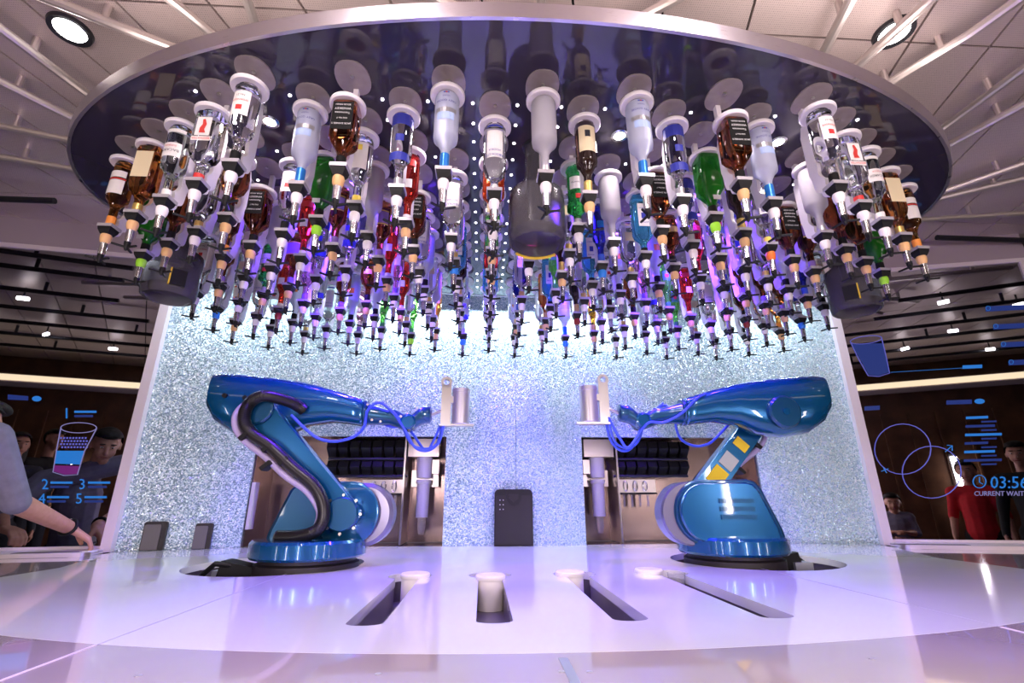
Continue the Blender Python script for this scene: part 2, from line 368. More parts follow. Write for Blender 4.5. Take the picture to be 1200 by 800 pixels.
for i in range(n-1):
    j = 2*n-1-i
    Fc += [(i, i+1, j-1, j), (2*n+i, 2*n+i+1, 2*n+j-1, 2*n+j), (i, i+1, 2*n+i+1, 2*n+i), (j, j-1, 2*n+j-1, 2*n+j)]
Fc += [(0, 2*n-1, 4*n-1, 2*n), (n-1, n, 3*n, 3*n-1)]
mb.add(V, Fc).build('glass_top', M['outer'], oc)
for sx in (-.82, 1.24):
    y = EB*math.sqrt(1-((sx-AX)/EA)**2)
    MB().box((sx-AX, -y-.27, .0), (.006, .52, .002)).build('joint', M['post'], oc, smooth=None)
MB().box((.16-AX, .9-EY, .0), (.018, .33, .0015)).build('grey_strip', M['plateg'], oc, smooth=None)  # thin grey strip lying on the glass top
for bx, by in ((-.18, 1.0), (.145, .99), (.195, .985), (-.6, 1.02), (.75, 1.02)):
    MB().lathe([(.006, -.002), (.006, .0005)], 12, (bx-AX, by-EY, 0)).build('bolt', M['clip'], oc)
for sg in (-1, 1):
    w0 = [(-1.94, 2.15), (-1.955, 2.57), (-2.235, 3.29), (-2.3, 3.03), (-2.95, 2.93), (-2.425, 2.13)]
    w0 = [((x-AX)*(1 if sg < 0 else -1), y-EY) for x, y in w0]
    MB().ringpts([[(x, y, -.022) for x, y in w0], [(x, y, -.003) for x, y in w0]]).build('side_wing', M['outer'], oc, smooth=None)
mb = MB(); a0, b0 = crescent(ZF-ZC); a1, b1 = crescent(-.03)
a0 = [(p[0]*.9, p[1]*.9, p[2]) for p in a0]; a1 = [(p[0]*.9, p[1]*.9, p[2]) for p in a1]
mb.add(a0+a1, [(i, i+1, n+i+1, n+i) for i in range(n-1)]).build('apron', M['outer'], oc)

# pucks in the slots and a clear cup
for i, (x, y) in enumerate(((-.265, 2.13), (.035, 2.06), (.36, 2.13), (.70, 2.17))):
    p = empty('cup_carrier', (x, y, ZC-.104), label='white round cup carrier %s' % ['in the counter slot beside the teal robot with the black hose', 'in the counter slot directly before the black waste bin', 'in the counter slot between bin and yellow-stickered robot', 'in the slot that also carries a clear cup'][i], cat='cup carrier')
    MB().lathe([(.053, 0), (.053, .1), (.05, .108)], 28).build('body', M['white'], p)
    MB().lathe([(.056, .102), (.058, .107), (.058, .117), (.054, .121)], 28).build('rim', M['white'], p)
g = MB(); g.lathe([(.026, 0), (.036, .07), (.0345, .07), (.0245, .004), (.001, .004)], 24)
o = g.build('plastic_cup', M['clear'], loc=(.79, 2.10, ZC-.06)); tag(o, 'small clear plastic cup standing in a counter slot', 'cup')
MB().lathe([(.04, 0), (.04, .042)], 24, (.79, 2.10, ZC-.104)).build('cup_stand', M['slot']); tag(bpy.data.objects['cup_stand'], 'dark round stand under the clear plastic cup', 'stand')

# ------------------------------------------------------------------ overhead oval disc
dk = empty('overhead_disc', (AX, EY, ZD), label='huge glossy dark oval ceiling disc with brushed steel rim and tiny lights', cat='ceiling disc')
def eloop(a, b, z, n=128): return [(a*math.cos(2*math.pi*i/n), b*math.sin(2*math.pi*i/n), z) for i in range(n)]
EBD = 1.088
MB().ringpts([eloop(EA, EBD, 0), eloop(EA, EBD, .03)]).build('gloss_face', M['disc'], dk)
mb = MB(); mb.ringpts([eloop(EA, EBD, -.004), eloop(EA+.012, EBD+.012, -.004), eloop(EA+.02, EBD+.02, .05), eloop(EA, EBD, .05), eloop(EA, EBD, -.004)], False); mb.build('rim', M['rim'], dk, smooth=40)
MB().ringpts([eloop(EA-.7, EBD-.5, .03), eloop(EA-.7, EBD-.5, ZCEIL-ZD)]).build('drum', M['dark'], dk)
MB().ringpts([eloop(EA-.13, EBD-.13, .051), eloop(EA-.09, EBD-.09, .051), eloop(EA-.09, EBD-.09, .06), eloop(EA-.13, EBD-.13, .06), eloop(EA-.13, EBD-.13, .051)], False).build('uplight_strip', M['lens_soft'], dk)
KX = lambda k: .025+.1727*k
KY = lambda j: .105*j
led = MB().lathe([(.0055, -.003), (.0055, .001)], 10).build('led_dot', M['led'], dk)
DLS = [(-5.25, 15.3), (-1.2, 15.3), (3.05, 15.3), (7.05, 15.3), (-4.5, 22.4), (6.5, 22.4), (-1, 27), (3, 27), (1, 21)]+VFILL  # closing entries are the added violet fill fittings
first = True
for k in range(-7, 9):
    for j in range(14, 31):
        x, y = KX(k+.5), KY(j)
        if any(abs(KX(a)-x) < .1 and abs(KY(b)-y) < .09 for a, b in DLS): continue
        if first: o = led; first = False
        else: o = link('led_dot', led.data, dk)
        o.location = (x-AX, y-EY, 0)
for i, (k, j) in enumerate(DLS):
    vio = i >= 4
    d = empty('disc_and_fill_downlight', (KX(k), KY(j), ZD), label=('violet round downlight, some added for fill, in the dark disc among the bottles' if vio else 'white round downlight in the dark disc behind the front bottles'), cat='downlight', group='violet disc downlights' if vio else 'white disc downlights')
    MB().lathe([(.024, 0), (.036, 0), (.036, -.006), (.024, -.008)], 24, cap=False).build('ring', M['chrome'], d)
    MB().lathe([(.025, -.002), (.025, -.005)], 24).build('lens', M['vlens'] if vio else M['lens'], d)

# ceiling downlights with the added fill ones, pipes
for i, (x, y) in enumerate(DOWN):
    d = empty('ceiling_and_fill_downlight', (x, y, ZCEIL), label=('round white downlight lying clear between two ceiling pipes', 'round white downlight crossed by a steel ceiling pipe', 'unseen round downlight added as front fill in the lounge ceiling above the guests')[min(i, 2)], cat='downlight', group='ceiling downlights')
    MB().lathe([(.058, 0), (.08, 0), (.076, -.016), (.058, -.012)], 32, cap=False).build('ring', M['darkpipe'], d)
    MB().lathe([(.0585, -.002), (.056, -.012)], 32).build('lens', M['lens'], d)
PZ = 1.84
PIPES = [((0, 33), (105, 112)), ((60, 0), (213, 60)), ((200, 0), (255, 45)), ((290, 0), (301, 36)), ((0, 95), (85, 138)), ((0, 148), (75, 163)), ((0, 184), (85, 198)),
         ((515, 0), (534, 9)), ((634, 0), (633, 11)), ((790, 0), (748, 22)), ((997, 0), (960, 72)), ((1090, 0), (994, 86)),
         ((1200, 80), (1101, 153)), ((1200, 122), (1110, 171)), ((1200, 192), (1110, 223)), ((1200, 209), (1105, 232)), ((1200, 250), (1072, 258))]
def pipe(pts, r=.0145, m='pipe', label='', grp=None):
    p0 = Vector(pts[0]); o = empty('ceiling_pipe', p0, label=label, cat='pipe', group=grp)
    MB().tube([Vector(p)-p0 for p in pts], r, 10).build('tube', M[m], o)
    L = (Vector(pts[1])-p0)
    for t in (.35, .8):
        q = L*t; MB().lathe([(.014, r*.6), (.014, ZCEIL-p0.z-.001)], 10, (q.x, q.y, 0)).build('hanger', M[m], o)
    return o
for i, (a, b) in enumerate(PIPES):
    A, B = onz(a, PZ), onz(b, PZ); d = (A-B).normalized()
    pipe([B-d*.12, A+d*.55], .02, label='polished steel conduit pipe running from the disc rim across the ceiling panels', grp='steel conduit pipes')
A, Bm, B = onz((1193, 0), PZ), onz((1137, 40), PZ), onz((1028, 106), PZ)
pipe([B-(Bm-B).normalized()*.12, Bm, A+(A-Bm).normalized()*.5], .02, label='bent polished steel conduit pipe crossing the ceiling panels')
for i, (y, xs) in enumerate([(2.75, (-5.9, -2.75)), (2.45, (-5.9, -2.9)), (1.9, (-5.9, -3.1)), (1.35, (-5.9, -3.0)), (.85, (-5.9, -2.6)), (.35, (-5.9, -2.0)), (-.2, (-5.9, -1.6)), (2.9, (3.3, 6.4)), (2.1, (3.5, 6.4)), (1.6, (3.4, 6.4)), (1.1, (3.2, 6.4)), (.6, (2.9, 6.4)), (.1, (2.4, 6.4)), (-.4, (2.0, 6.4))]):
    pipe([(xs[0], y, PZ-.02), (xs[1], y+.02, PZ-.02)], .02, 'darkpipe', 'dark conduit pipe running along the side ceiling', 'dark conduit pipes')
for i, (x, y) in enumerate([(-3.9, 1.7), (-4.6, .8), (-4.2, .5), (-3.7, .1), (3.9, 1.9), (4.6, 1.5), (4.3, .8), (5.2, .7), (4.0, .2), (5.0, -.3)]):
    s = empty('track_spot', (x, y, PZ-.03), .4*(i % 3), label='small white cylindrical spotlight hanging from the side ceiling', cat='spotlight', group='side ceiling spotlights')
    MB().lathe([(.018, -.042), (.018, .042)], 14, axis='x').build('body', M['lens'], s)
    MB().lathe([(.008, .02), (.008, ZCEIL-PZ+.028)], 8).build('stem', M['darkpipe'], s)
#==PART2==

# ------------------------------------------------------------------ bottles and their brackets
def gl(name, col, rough=.03, ior=1.36, trans=1.0): return mat(name, col, rough, trans=trans, ior=ior)
G = dict(
    clear=gl('clear_glass', (.93, .95, .97)), gtint=gl('greenish_glass', (.8, .93, .85)), frost=mat('frosted_glass', (.58, .61, .76), .42, trans=.4, ior=1.2), frostg=mat('frosted_grey_glass', (.5, .48, .53), .5, trans=.35, ior=1.2),
    amber=gl('amber_spirit', (.62, .22, .04)), brown=gl('brown_whiskey', (.33, .08, .02)), dkgreen=mat('dark_green_glass', (.01, .16, .012), .12, trans=.35), green=gl('green_glass', (.05, .55, .12), trans=.85), red=gl('red_liqueur', (.75, .04, .02), trans=.9),
    orange=gl('orange_aperitif', (.9, .12, .02), trans=.85), sapph=gl('pale_blue_glass', (.12, .55, .85), trans=.85), cobalt=gl('cobalt_glass', (.03, .04, .5), trans=.85), wine=mat('near_black_glass', (.025, .012, .01), .08, trans=.2), lime=gl('bright_green_liqueur', (.2, .85, .12), trans=.8),
    yellow=gl('yellow_liqueur', (.95, .6, .04), trans=.85), pink=gl('pink_tinted_glass', (.85, .45, .6), trans=.9), cream=mat('cream_liqueur', (.75, .66, .5), .25))
LM = dict(white=mat('paper_white', (.82, .79, .76), .6), cream=mat('paper_cream', (.78, .66, .42), .6), black=mat('paper_black', (.008, .008, .008), .7, spec=.15), red=mat('paper_red', (.6, .03, .03), .5), blue=mat('paper_blue', (.04, .1, .55), .45), royal=mat('foil_blue', (.02, .2, .65), .3, .3), gold=mat('foil_gold', (.7, .5, .15), .35, .7), green=mat('foil_green', (.05, .3, .12), .4), orange=mat('paper_orange', (.85, .3, .05), .5), ink=mat('ink_black', (.02, .02, .03), .6), navy=mat('ink_navy', (.03, .04, .35), .5), violet=mat('foil_violet', (.25, .15, .5), .4), silver=mat('foil_silver', (.6, .6, .62), .3, .8))
LM['inkw'] = mat('ink_white', (.8, .8, .78), .6); LM['inkr'] = mat('ink_red', (.6, .04, .03), .6)
LM['pale'] = mat('pale_blue_print', (.42, .55, .85), .5)
LM['yellow'] = mat('paper_yellow', (.9, .7, .1), .5)
_tx = {}
def text_mesh(s):
    if s not in _tx:
        c = bpy.data.curves.new('t', 'FONT'); c.body = s; c.align_x = 'CENTER'; c.align_y = 'CENTER'; c.resolution_u = 2; c.size = 1
        o = bpy.data.objects.new('t', c); COL.objects.link(o)
        bpy.context.view_layer.update()
        me = o.to_mesh()
        vs_ = [tuple(v.co) for v in me.vertices]; fs = [tuple(p.vertices) for p in me.polygons]
        o.to_mesh_clear(); bpy.data.objects.remove(o)
        x0 = min(v[0] for v in vs_); x1 = max(v[0] for v in vs_); y0 = min(v[1] for v in vs_); y1 = max(v[1] for v in vs_)
        _tx[s] = ([((v[0]-(x0+x1)/2)/(x1-x0), (v[1]-(y0+y1)/2)/(x1-x0)) for v in vs_], fs, (y1-y0)/(x1-x0))
    return _tx[s]
def plain_mesh(name, v, f, m):
    me = bpy.data.meshes.new(name); me.from_pydata(v, [], f); me.materials.append(m); me.update(); return me
def patch(spec, zc, h, wd, off, rad, hy):
    """label patch on bottle front; returns verts, faces"""
    n = 8; v = []
    for i in range(n+1):
        x = -wd/2+wd*i/n
        for z in (zc-h/2, zc+h/2): v.append(place(spec, x, z, off, rad, hy))
    return v, [(2*i, 2*i+2, 2*i+3, 2*i+1) for i in range(n)]
def place(spec, x, z, off, rad, hy):
    if spec == 'round':
        a = x/rad; return ((rad+off)*math.sin(a), -(rad+off)*math.cos(a), z)
    return (x, -hy-off, z)
# kind: (name, category, short words, long words, section, halfwidths, profile[(scale,z)], length, glass, cap(z0,z1,mat), labels, texts)
RND = lambda L, rb, zs=.085, rn=.0145, zb=.13: [(rn, 0), (rn, zs), (rn*1.25, zs+.012), (rb*.7, (zs+zb)/2+.012), (rb*.95, zb), (rb, zb+.015), (rb, L-.012), (rb*.93, L-.003), (rb*.8, L)]
K = {}
def kind(code, name, cat, words, sec, L, rb, glass, prof=None, hy=None, cap=None, labels=(), texts=()):
    K[code] = dict(name=name, cat=cat, words=words, sec=sec, L=L, rb=rb, hy=hy or rb, glass=glass, prof=prof or RND(L, rb), cap=cap, labels=labels, texts=texts)
# labels: (zc,h,width,mat); texts: (string, zc, width, mat)
kind('GG', 'vodka_bottle', 'bottle', 'frosted vodka bottle with blue neck foil', 'round', .32, .043, 'frost', cap=(.0, .072, 'royal'), labels=[(.232, .018, .08, 'silver'), (.205, .03, .06, 'pale'), (.305, .005, .02, 'blue'), (.305, .005, .007, 'red')], texts=[('GREY GOOSE', .268, .07, 'navy'), ('VODKA', .288, .025, 'navy')])
kind('AB', 'vodka_bottle', 'bottle', 'clear short-necked vodka bottle with blue lettering', 'round', .285, .043, 'clear', prof=[(.014, 0), (.014, .045), (.018, .055), (.036, .075), (.042, .1), (.043, .11), (.043, .275), (.035, .285)], cap=(.0, .03, 'silver'), labels=[(.185, .12, .062, 'white'), (.265, .008, .06, 'navy')], texts=[('ABSOLUT', .135, .064, 'navy'), ('VODKA', .156, .045, 'navy')])
kind('FR', 'vodka_bottle', 'bottle', 'plain frosted grey vodka bottle', 'round', .315, .045, 'frostg', cap=(0, .035, 'silver'))
kind('JD', 'whiskey_bottle', 'bottle', 'square brown whiskey bottle with black label', 'sq', .255, .043, 'brown', hy=.043, prof=[(.35, 0), (.35, .05), (.4, .062), (.8, .09), (1, .108), (1, .25), (.93, .255)], cap=(0, .045, 'black'), labels=[(.185, .115, .07, 'black')], texts=[("JACK DANIEL'S", .15, .064, 'inkw'), ('Old No.7', .172, .035, 'inkw'), ('Tennessee', .194, .05, 'inkw'), ('WHISKEY', .212, .055, 'inkw'), ('SOUR MASH', .229, .05, 'inkw')])
kind('SM', 'vodka_bottle', 'bottle', 'clear vodka bottle with white label and red badge', 'round', .315, .041, 'clear', cap=(0, .05, 'black'), labels=[(.225, .10, .062, 'white'), (.205, .02, .02, 'red'), (.3, .012, .075, 'ink')], texts=[('SMIRNOFF', .235, .05, 'inkr'), ('No.21', .255, .025, 'ink')])
kind('BF', 'gin_bottle', 'bottle', 'clear square gin bottle with a red figure', 'sq', .29, .043, 'clear', hy=.037, prof=[(.35, 0), (.35, .06), (.42, .075), (.85, .1), (1, .12), (1, .282), (.92, .29)], cap=(0, .035, 'red'), labels=[(.215, .08, .05, 'white'), (.162, .018, .066, 'white')], texts=[('BEEFEATER', .162, .06, 'inkr')])
kind('BA', 'rum_bottle', 'bottle', 'greenish clear rum bottle with white label', 'round', .31, .042, 'gtint', cap=(0, .04, 'white'), labels=[(.195, .06, .075, 'white'), (.28, .015, .08, 'white')], texts=[('BACARDI', .19, .06, 'ink'), ('SUPERIOR', .21, .04, 'inkr')])
kind('JG', 'liqueur_bottle', 'bottle', 'square dark green herbal liqueur bottle', 'sq', .27, .045, 'dkgreen', hy=.045, prof=[(.34, 0), (.34, .05), (.38, .06), (.75, .095), (1, .115), (1, .263), (.94, .27)], cap=(0, .045, 'black'), labels=[(.06, .02, .03, 'silver')])
kind('WH', 'whisky_bottle', 'bottle', 'amber blended whisky bottle with two white labels', 'round', .30, .04, 'amber', cap=(0, .05, 'orange'), labels=[(.175, .065, .07, 'white'), (.235, .03, .07, 'white'), (.212, .006, .075, 'red')])
kind('CM', 'rum_bottle', 'bottle', 'amber spiced rum bottle with tall cream label', 'sq', .30, .043, 'amber', hy=.036, prof=[(.34, 0), (.34, .06), (.45, .075), (.85, .1), (1, .125), (1, .29), (.93, .3)], cap=(0, .045, 'gold'), labels=[(.21, .12, .066, 'cream')])
kind('SK', 'vodka_bottle', 'bottle', 'tall clear vodka bottle with blue base band', 'round', .315, .039, 'clear', cap=(0, .045, 'silver'), labels=[(.12, .035, .085, 'navy'), (.285, .05, .12, 'navy'), (.2, .03, .03, 'navy')])
kind('CI', 'vodka_bottle', 'bottle', 'milky clear citron vodka bottle with yellow emblem', 'round', .30, .042, 'clear', cap=(0, .04, 'yellow'), labels=[(.2, .12, .07, 'white'), (.235, .025, .025, 'yellow')])
kind('RE', 'aperitif_bottle', 'bottle', 'bright red aperitif bottle with white tag', 'round', .31, .038, 'red', cap=(0, .03, 'white'), labels=[(.16, .04, .035, 'white'), (.26, .03, .06, 'red')])
kind('OR', 'aperitif_bottle', 'bottle', 'orange-red round aperitif bottle', 'round', .285, .046, 'orange', cap=(0, .04, 'black'), labels=[(.2, .06, .06, 'orange')])
kind('TQ', 'gin_bottle', 'bottle', 'ribbed green gin bottle with red wax seal', 'round', .28, .041, 'green', prof=[(.015, 0), (.015, .05), (.02, .06), (.041, .08), (.041, .1), (.036, .105), (.036, .26), (.041, .27), (.036, .28)], cap=(0, .035, 'silver'), labels=[(.19, .06, .07, 'white'), (.125, .022, .022, 'red')], texts=[('Tanqueray', .19, .055, 'ink')])
kind('BS', 'gin_bottle', 'bottle', 'flat pale blue gin bottle with white emblem label', 'sq', .30, .044, 'sapph', hy=.032, prof=[(.32, 0), (.32, .05), (.4, .062), (.85, .085), (1, .105), (1, .29), (.92, .3)], cap=(0, .03, 'black'), labels=[(.19, .12, .05, 'white'), (.185, .03, .02, 'navy')], texts=[('BOMBAY', .225, .04, 'navy'), ('SAPPHIRE', .15, .042, 'navy')])
kind('WN', 'liqueur_bottle', 'bottle', 'near-black liqueur bottle with cream label', 'round', .315, .040, 'wine', cap=(0, .06, 'gold'), labels=[(.23, .115, .07, 'cream'), (.25, .03, .02, 'ink')])
kind('BL', 'liqueur_bottle', 'bottle', 'deep cobalt blue liqueur bottle', 'round', .31, .036, 'cobalt', cap=(0, .05, 'blue'), labels=[(.2, .035, .035, 'royal')])
kind('GL', 'liqueur_bottle', 'bottle', 'bright green melon liqueur bottle', 'round', .29, .034, 'lime', cap=(0, .04, 'green'), labels=[(.2, .06, .05, 'green'), (.2, .02, .02, 'red')])
kind('YE', 'liqueur_bottle', 'bottle', 'slim yellow liqueur bottle', 'round', .33, .030, 'yellow', cap=(0, .05, 'gold'), labels=[(.2, .05, .04, 'cream')])
kind('CO', 'cognac_bottle', 'bottle', 'bulbous brown cognac bottle', 'round', .26, .05, 'brown', prof=[(.014, 0), (.014, .08), (.018, .095), (.04, .12), (.05, .15), (.05, .19), (.042, .25), (.035, .26)], cap=(0, .05, 'black'), labels=[(.175, .03, .05, 'gold')])
kind('PK', 'vodka_bottle', 'bottle', 'pink tinted flavoured vodka bottle', 'round', .30, .039, 'pink', cap=(0, .045, 'violet'), labels=[(.2, .06, .05, 'white')])
kind('OV', 'vodka_bottle', 'bottle', 'frosted vodka bottle with orange print', 'round', .315, .042, 'frost', cap=(0, .05, 'black'), labels=[(.2, .035, .03, 'orange')])
kind('RM', 'rum_bottle', 'bottle', 'dark amber rum bottle with violet striped label', 'round', .29, .041, 'brown', cap=(0, .045, 'violet'), labels=[(.2, .06, .075, 'violet'), (.235, .006, .075, 'gold'), (.165, .006, .075, 'gold')])
kind('CL', 'tequila_bottle', 'bottle', 'plain clear tequila bottle with small cream label', 'sq', .285, .042, 'clear', hy=.034, prof=[(.34, 0), (.34, .06), (.5, .075), (.9, .1), (1, .12), (1, .275), (.92, .285)], cap=(0, .04, 'gold'), labels=[(.2, .05, .05, 'cream')])
def section(kd, s, z, n=20):
    out = []
    for i in range(n):
        a = 2*math.pi*i/n; c, q = math.cos(a), math.sin(a)
        if kd['sec'] == 'round': out.append((s*c, s*q, z)); continue
        e = 2/5.0 if s > .6 else 2/2.4
        x = math.copysign(abs(c)**e, c)*kd['rb']*s
        y = math.copysign(abs(q)**e, q)*(kd['hy'] if s > .6 else kd['rb'])*s
        out.append((x, y, z))
    return out
def make_bottle(code):
    kd = K[code]; root = empty(kd['name'])
    n = 24
    body = MB().ringpts([section(kd, s, z, n) for s, z in kd['prof']]).build('glass_body', G[kd['glass']], root, smooth=40)
    if kd['cap']:
        z0, z1, m = kd['cap']; r = (kd['prof'][0][0] if kd['sec'] == 'round' else kd['prof'][0][0]*kd['rb'])+.0016
        MB().lathe([(r, z0-.004), (r, z1)], 16).build('neck_foil', LM[m], root)
    for i, (zc, h, wd, m) in enumerate(kd['labels']):
        v, f = patch(kd['sec'], zc, h, wd, .0008+.0004*i, kd['rb'], kd['hy'])
        lb = link('paper_label', plain_mesh('paper_label', v, f, LM[m]), root)
        lab0 = lb
    par = None
    for ch in root.children:
        if ch.name.startswith('paper_label') and par is None: par = ch
    for s, zc, wd, m in kd['texts']:
        tv, tf, asp = text_mesh(s)
        v = [place(kd['sec'], -x*wd, zc-y*wd, .0026, kd['rb'], kd['hy']) for x, y in tv]
        link('lettering', plain_mesh('lettering', v, tf, LM[m]), par or root)
    if code == 'BF':
        v = [place('sq', x, z, .0028, 0, kd['hy']) for x, z in ((-.010, .185), (.012, .185), (.006, .2), (.011, .222), (.003, .245), (-.005, .243), (-.003, .222), (-.010, .205))]
        link('emblem', plain_mesh('emblem', v, [tuple(range(8))], LM['inkr']), par)
    return root
# bracket prototype pieces (local: bottle axis at origin, mouth z=0; +Y is towards the board)
def make_bracket(L, noz):
    """z: 0 = bottle mouth plane; disc plane at ZD-ZM"""
    root = empty('bottle_bracket'); H = ZD-ZM
    out = []
    for i in range(28):
        a = 2*math.pi*i/28; c, s = math.cos(a), math.sin(a)
        out.append((.062*math.copysign(abs(c)**.8, c), .075*math.copysign(abs(s)**.9, s)+.012))
    pl = MB().ringpts([[(x, y, H-.006) for x, y in out], [(x, y, H) for x, y in out]]).build('mount_plate', M['plate'], root)
    MB().lathe([(.007, H-.011), (.007, H-.006)], 6).build('bolt', M['bolt'], pl)
    MB().box((0, .068, (L+.02+H-.006)/2), (.018, .022, H-.006-L-.02)).build('post', M['white'], root, smooth=None)
    rf = .062
    MB().lathe([(.036, L+.005), (rf-.004, L+.002), (rf, L+.006), (rf, L+.016), (rf-.004, L+.02), (.036, L+.02), (.036, L+.005)], 32, cap=False).build('base_ring', M['white'], root, smooth=50)
    # wavy board in the plane x=0
    prof = [(.052, L+.012), (.056, .16), (.052, .13), (.056, .1), (.044, .075), (.03, .06), (.034, .04), (.024, .022), (.02, .002), (.04, -.012), (.055, .0), (.062, .02), (.078, .03), (.088, .05), (.092, .09), (.1, .12), (.1, L-.02), (.085, L+.02)]
    bp = []
    P = [(a, b, 0) for a, b in prof]
    sp = spline(P[1:-2], 3); loop = [P[0]]+[tuple(p) for p in sp]+[P[-2], P[-1]]
    MB().ringpts([[(-.007, p[0], p[1]) for p in loop], [(.007, p[0], p[1]) for p in loop]]).build('board', M['acrylic'], root, smooth=40)
    MB().box((0, .002, .005), (.056, .056, .013)).build('neck_clip', M['clip'], root, smooth=None)
    ps = empty('pourer'); ps.parent = root
    q = lambda h, z: [(-h, -h, z), (h, -h, z), (h, h, z), (-h, h, z)]
    MB().ringpts([q(.025, -.0015), q(.023, -.014), q(.016, -.03)]).build('collar', M['black'], ps, smooth=None)
    MB().lathe([(.0175, -.03), (.02, -.038), (.0185, -.055), (.0135, -.068)], 18).build('cone', M[noz], ps)
    MB().lathe([(.0135, -.068), (.012, -.118)], 16).build('tube', M['chrome'], ps)
    MB().lathe([(.010, -.118), (.0115, -.125), (.008, -.142), (.004, -.152)], 14).build('valve', M['black'], ps)
    tg = MB()
    for k in range(3):
        a = R(90+120*k+15); d = Vector((math.cos(a), math.sin(a), 0)); n2 = Vector((-d.y, d.x, 0))
        r0 = [d*.004+n2*.004, d*.046+n2*.003, d*.046-n2*.003, d*.004-n2*.004]
        tg.ringpts([[p+Vector((0, 0, -.142)) for p in r0], [p+Vector((0, 0, -.136)) for p in r0]])
    tg.build('trigger', M['black'], ps, smooth=None)
    return root
ZM = 1.05     # bottle mouth height
ST = {}
def S(k, js, codes, noz):
    for j, c, n in zip(js, codes.split(), noz): ST[(k, j)] = (c, n)
S(-9, (17, 19, 23, 25, 27), 'WH JG SM SK WH', 'TGWBT')
S(-8, (16, 18, 22, 24, 26, 28), 'CM CO RM CL AB SM', 'TTTWWW')
S(-7, (15, 17, 19, 21, 23, 25, 27, 29), 'BA CL WH PK TQ RE OV CL', 'WWTWTRWW')
S(-6, (14, 16, 18, 20, 22, 24, 26, 28), 'BF CO JD FR RM PK SK AB', 'WTTWTWWW')
S(-5, (13, 17, 19, 21, 25, 27, 29), 'SM SM RE SK RM OV PK', 'WWWWTWW')
S(-4, (14, 16, 18, 20, 24, 26, 28), 'GG JG RM SK CO OV GL', 'WGTWTWW')
S(-3, (13, 15, 17, 19, 21, 23, 25, 27, 29), 'JD CI FR RM RE PK RE CL GL', 'TWWTTWTWG')
S(-2, (14, 16, 18, 20, 22, 24, 26, 28), 'SK RE JD AB OV CL FR YE', 'WTTWWWWT')
S(-1, (13, 17, 19, 21, 23, 25, 29), 'GG AB CL BS WN CL SK', 'WWBWWWB')
S(0, (14, 16, 18, 20, 22, 24, 26, 28), 'AB OR CL GL RE BS CL AB', 'WWTTWWWW')
S(1, (13, 19, 23, 25, 27, 29), 'FR CM CL BL CL OV', 'WWWWTW')
S(2, (14, 16, 18, 20, 22, 24, 26, 28), 'WN TQ CL WN GL BS CM CL', 'TWWTWWTW')
S(3, (13, 17, 19, 21, 23, 25, 29), 'GG FR BL BS CL WN GG', 'WWBWWRB')
S(4, (14, 16, 18, 20, 22, 24, 26, 28), 'SK JD BS CL OV SM AB YE', 'WTWWWWWT')
S(5, (13, 15, 17, 19, 21, 23, 25, 27, 29), 'JD JG SK CO OV PK CO CL AB', 'TGWTTWTWW')
S(6, (14, 16, 18, 20, 24, 26, 28), 'GG WN SK RE GL SK OV', 'WTTWTWW')
S(7, (13, 17, 19, 21, 25, 27, 29), 'SM CI SK PK RE GL SM', 'WOWWTWW')
S(8, (14, 16, 18, 20, 22, 24, 26, 28), 'BF FR JD CL RM SK AB CL', 'WWTWTTWW')
S(9, (15, 17, 19, 21, 23, 25, 27, 29), 'BA CO RM OV RM JD CL PK', 'WTTWTRWW')
S(10, (16, 18, 22, 24, 26, 28), 'CM CO BL RM AB SM', 'TTTTWW')
S(11, (17, 19, 23, 25, 27), 'WH JG SM SK WH', 'TGWBT')
NOZ = dict(W='white', T='tan', G='green', B='blue', R='red', O='orange')
NW = dict(W='white', T='tan', G='lime green', B='blue', R='dark red', O='orange')
bproto = {}; kproto = {}; used = {}
pos = {kj: (KX(kj[0]), KY(kj[1])) for kj in ST}
def shortw(c): return K[c]['words'].split(' with ')[0]
def nbrs(kj):
    x, y = pos[kj]
    o = sorted((a for a in ST if a != kj and abs(a[0]-kj[0]) <= 2 and abs(a[1]-kj[1]) <= 2), key=lambda a: (pos[a][0]-x)**2+(pos[a][1]-y)**2)
    return o
lab = {}
for kj, (c, n) in ST.items():
    nb = nbrs(kj); first = nb[0]; other = next((a for a in nb[1:] if ST[a][0] != ST[first][0]), nb[-1])
    a, b = sorted((shortw(ST[first][0]), shortw(ST[other][0])))
    lab[kj] = (c, a, b, n)
NICK = {}
for c in K:
    NICK[c] = dict(GG='blue-necked frosted vodka', AB='blue-lettered vodka', FR='plain frosted vodka', JD='black-label whiskey', SM='red-badge vodka', BF='red-figure gin', BA='white-label rum', JG='dark green liqueur', WH='white-label whisky', CM='cream-label rum', SK='blue-band vodka', CI='yellow-emblem vodka', RE='red aperitif', OR='orange aperitif', TQ='green gin', BS='pale blue gin', WN='near-black liqueur', BL='cobalt liqueur', GL='bright green liqueur', YE='yellow liqueur', CO='bulbous cognac', PK='pink vodka', OV='orange-print vodka', RM='violet-label rum', CL='clear tequila')[c]
def mklabel(kj, depth):
    c, n = ST[kj]; nb = [a for a in nbrs(kj)]
    names = []
    for a in nb:
        w_ = NICK[ST[a][0]]
        if w_ not in names and ST[a][0] != c: names.append(w_)
    names = names[:depth]
    return '%s over %s pourer near %s' % (NICK[c]+' bottle', NW[n], ' and '.join(names)) if names else NICK[c]+' bottle'
BL_ = {}
for kj in ST: BL_[kj] = mklabel(kj, 1)
for d_ in (2, 3):
    cnt = {}
    for v in BL_.values(): cnt[v] = cnt.get(v, 0)+1
    for kj in ST:
        if cnt[BL_[kj]] > 1:
            t = mklabel(kj, d_)
            if len(t.split()) <= 15: BL_[kj] = t
cnt = {}
for v in BL_.values(): cnt[v] = cnt.get(v, 0)+1
